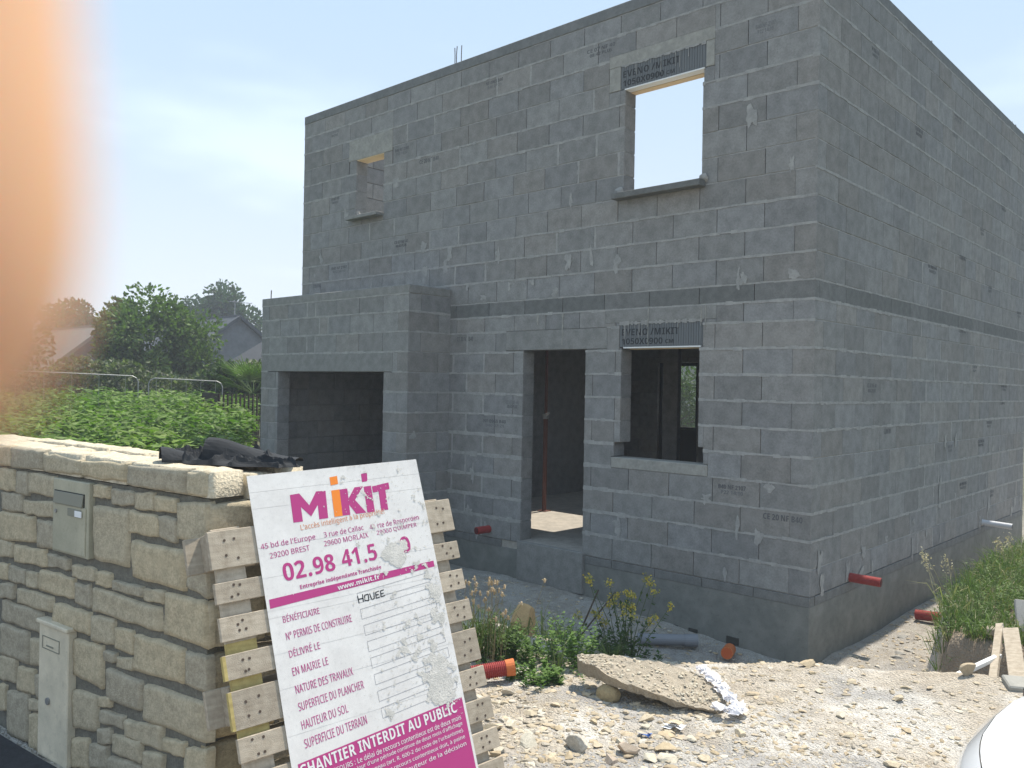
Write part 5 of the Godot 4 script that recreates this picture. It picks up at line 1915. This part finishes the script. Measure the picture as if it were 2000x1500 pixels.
func _ready() -> void:
	rng.seed = 20240611
	fnoise.seed = 11
	fnoise.frequency = .01
	fnoise.fractal_octaves = 4
	# camera
	var cam := Camera3D.new()
	cam.name = "camera"
	add_child(cam)
	cam.position = eye
	cam.basis = Basis.from_euler(Vector3(deg_to_rad(.0607), deg_to_rad(42.8185), deg_to_rad(1.0173)), EULER_ORDER_YXZ)
	cam.fov = 49.175
	cam.near = .005
	cam.far = 400
	cam.current = true
	var lens := CameraAttributesPhysical.new()
	lens.frustum_focal_length = 26.22
	lens.frustum_focus_distance = 7.0
	lens.frustum_near = .005
	lens.frustum_far = 400
	lens.exposure_aperture = 10.8
	cam.attributes = lens
	cam.fov = 49.175
	cam_inv = Transform3D(cam.basis, eye).affine_inverse()
	# sky and sun
	var env := Environment.new()
	env.background_mode = Environment.BG_SKY
	var sm := ProceduralSkyMaterial.new()
	sm.sky_top_color = Color(.64, .745, .85)
	sm.sky_horizon_color = Color(.875, .895, .915)
	sm.sky_curve = .16
	sm.ground_bottom_color = Color(.35, .32, .28)
	sm.ground_horizon_color = Color(.6, .6, .58)
	sm.sky_energy_multiplier = 1.0
	sm.sky_cover = thin_clouds()
	var sky := Sky.new()
	sky.sky_material = sm
	env.sky = sky
	env.tonemap_mode = Environment.TONE_MAPPER_LINEAR
	env.tonemap_exposure = 1.46
	env.fog_enabled = true
	env.fog_density = .003
	env.fog_light_color = Color(.93, .96, 1.0)
	env.sdfgi_enabled = true
	env.ssao_enabled = true
	env.ssil_enabled = true
	var we := WorldEnvironment.new()
	we.name = "world"
	we.environment = env
	add_child(we)
	var sun := DirectionalLight3D.new()
	sun.name = "sun"
	add_child(sun)
	var el := deg_to_rad(64)
	var to_sun := Vector3(-.02, sin(el), -cos(el)).normalized()
	sun.basis = Basis.looking_at(-to_sun, Vector3.RIGHT)
	sun.light_energy = 1.5
	sun.light_color = Color(1, .965, .91)
	sun.light_angular_distance = .5
	sun.shadow_enabled = true
	make_materials()
	ground()
	house()
	stone_wall()
	background()
	pallet()
	site_board()
	chunk()
	rubble()
	site_pipes()
	timber()
	car()
	weeds()
	hand()


# ---------------------------------------------------------------- the photographer's hand, one fingertip before the lens
func hand() -> void:
	# joints in millimetres seen from the lens: x right, y up, z towards the photographer
	var bones := [
		[Vector3(-18.6, 3.9, -20), 7.9, Vector3(-20, 24, -18.5), 8.3], [Vector3(-20, 24, -18.5), 8.3, Vector3(-26, 43, -2), 9.2], [Vector3(-26, 43, -2), 9.2, Vector3(-34, 36, 38), 10.5],
		[Vector3(-34, 36, 38), 12, Vector3(-50, -20, 70), 16], [Vector3(-46, 20, 40), 12, Vector3(-54, -25, 72), 16], [Vector3(-55, 5, 40), 12, Vector3(-58, -30, 72), 15], [Vector3(-60, -10, 42), 11, Vector3(-60, -36, 72), 14],
		[Vector3(-46, 20, 40), 10, Vector3(-48, 40, 4), 8.8], [Vector3(-48, 40, 4), 8.8, Vector3(-36, 44, -14), 8], [Vector3(-36, 44, -14), 8, Vector3(-26, 52, -14), 7.4],
		[Vector3(-55, 5, 40), 10, Vector3(-66, 26, 8), 8.6], [Vector3(-66, 26, 8), 8.6, Vector3(-60, 32, -14), 7.8], [Vector3(-60, 32, -14), 7.8, Vector3(-48, 36, -18), 7.2],
		[Vector3(-60, -10, 42), 9, Vector3(-74, 4, 14), 7.6], [Vector3(-74, 4, 14), 7.6, Vector3(-72, 10, -6), 7], [Vector3(-72, 10, -6), 7, Vector3(-62, 14, -14), 6.4],
		[Vector3(-48, -25, 66), 15, Vector3(-30, -36, 46), 11.5], [Vector3(-30, -36, 46), 11.5, Vector3(-14, -34, 26), 10], [Vector3(-14, -34, 26), 10, Vector3(-4, -22, 18), 8.6],
		[Vector3(-56, -28, 74), 19, Vector3(-70, -70, 120), 22]]
	var st := 3.0
	var lo := Vector3(-96, -96, -34)
	var nx := 38
	var ny := 56
	var nz := 60
	var f := PackedFloat32Array()
	f.resize(nx * ny * nz)
	f.fill(99.0)
	for b in bones:
		var a: Vector3 = b[0]
		var e: Vector3 = b[2]
		var rm := maxf(b[1], b[3]) + 9.0
		var mn := (a.min(e) - Vector3.ONE * rm - lo) / st
		var mx := (a.max(e) + Vector3.ONE * rm - lo) / st
		var ab := e - a
		for k in range(maxi(0, int(mn.z)), mini(nz, int(mx.z) + 2)):
			for j in range(maxi(0, int(mn.y)), mini(ny, int(mx.y) + 2)):
				for i in range(maxi(0, int(mn.x)), mini(nx, int(mx.x) + 2)):
					var p := lo + Vector3(i, j, k) * st
					var t := clampf((p - a).dot(ab) / ab.length_squared(), 0, 1)
					var d := p.distance_to(a + ab * t) - lerpf(b[1], b[3], t)
					var q := (k * ny + j) * nx + i
					var o := f[q]
					var w := clampf(.5 + .5 * (o - d) / 3.0, 0, 1)
					f[q] = lerpf(o, d, w) - 3.0 * w * (1 - w)
	var idx := {}
	var g := Geo.new()
	var at := func(i: int, j: int, k: int) -> Vector3:
		var key := (k * ny + j) * nx + i
		if idx.has(key): return idx[key]
		var s := Vector3.ZERO
		var n := 0
		for e in [[0, 0, 0, 1, 0, 0], [0, 1, 0, 1, 1, 0], [0, 0, 1, 1, 0, 1], [0, 1, 1, 1, 1, 1], [0, 0, 0, 0, 1, 0], [1, 0, 0, 1, 1, 0], [0, 0, 1, 0, 1, 1], [1, 0, 1, 1, 1, 1], [0, 0, 0, 0, 0, 1], [1, 0, 0, 1, 0, 1], [0, 1, 0, 0, 1, 1], [1, 1, 0, 1, 1, 1]]:
			var va := f[((k + e[2]) * ny + j + e[1]) * nx + i + e[0]]
			var vb := f[((k + e[5]) * ny + j + e[4]) * nx + i + e[3]]
			if (va < 0) != (vb < 0):
				var t := va / (va - vb)
				s += Vector3(e[0], e[1], e[2]).lerp(Vector3(e[3], e[4], e[5]), t)
				n += 1
		var r := (lo + (Vector3(i, j, k) + s / maxi(n, 1)) * st) * .001
		idx[key] = r
		return r
	for k in range(1, nz - 1):
		for j in range(1, ny - 1):
			for i in range(1, nx - 1):
				var v := f[(k * ny + j) * nx + i] < 0
				if v != (f[(k * ny + j) * nx + i + 1] < 0):
					var q := [at.call(i, j - 1, k - 1), at.call(i, j, k - 1), at.call(i, j, k), at.call(i, j - 1, k)]
					if v: g.quad(q[0], q[1], q[2], q[3])
					else: g.quad(q[3], q[2], q[1], q[0])
				if v != (f[(k * ny + j + 1) * nx + i] < 0):
					var q := [at.call(i - 1, j, k - 1), at.call(i - 1, j, k), at.call(i, j, k), at.call(i, j, k - 1)]
					if v: g.quad(q[0], q[1], q[2], q[3])
					else: g.quad(q[3], q[2], q[1], q[0])
				if v != (f[((k + 1) * ny + j) * nx + i] < 0):
					var q := [at.call(i - 1, j - 1, k), at.call(i, j - 1, k), at.call(i, j, k), at.call(i - 1, j, k)]
					if v: g.quad(q[0], q[1], q[2], q[3])
					else: g.quad(q[3], q[2], q[1], q[0])
	var o := single(g.mesh(true), "hand", m.skin, "bare hand whose fingertip shows as an orange blur at the left edge", "hand", "", eye)
	o.basis = cam_inv.basis.inverse()
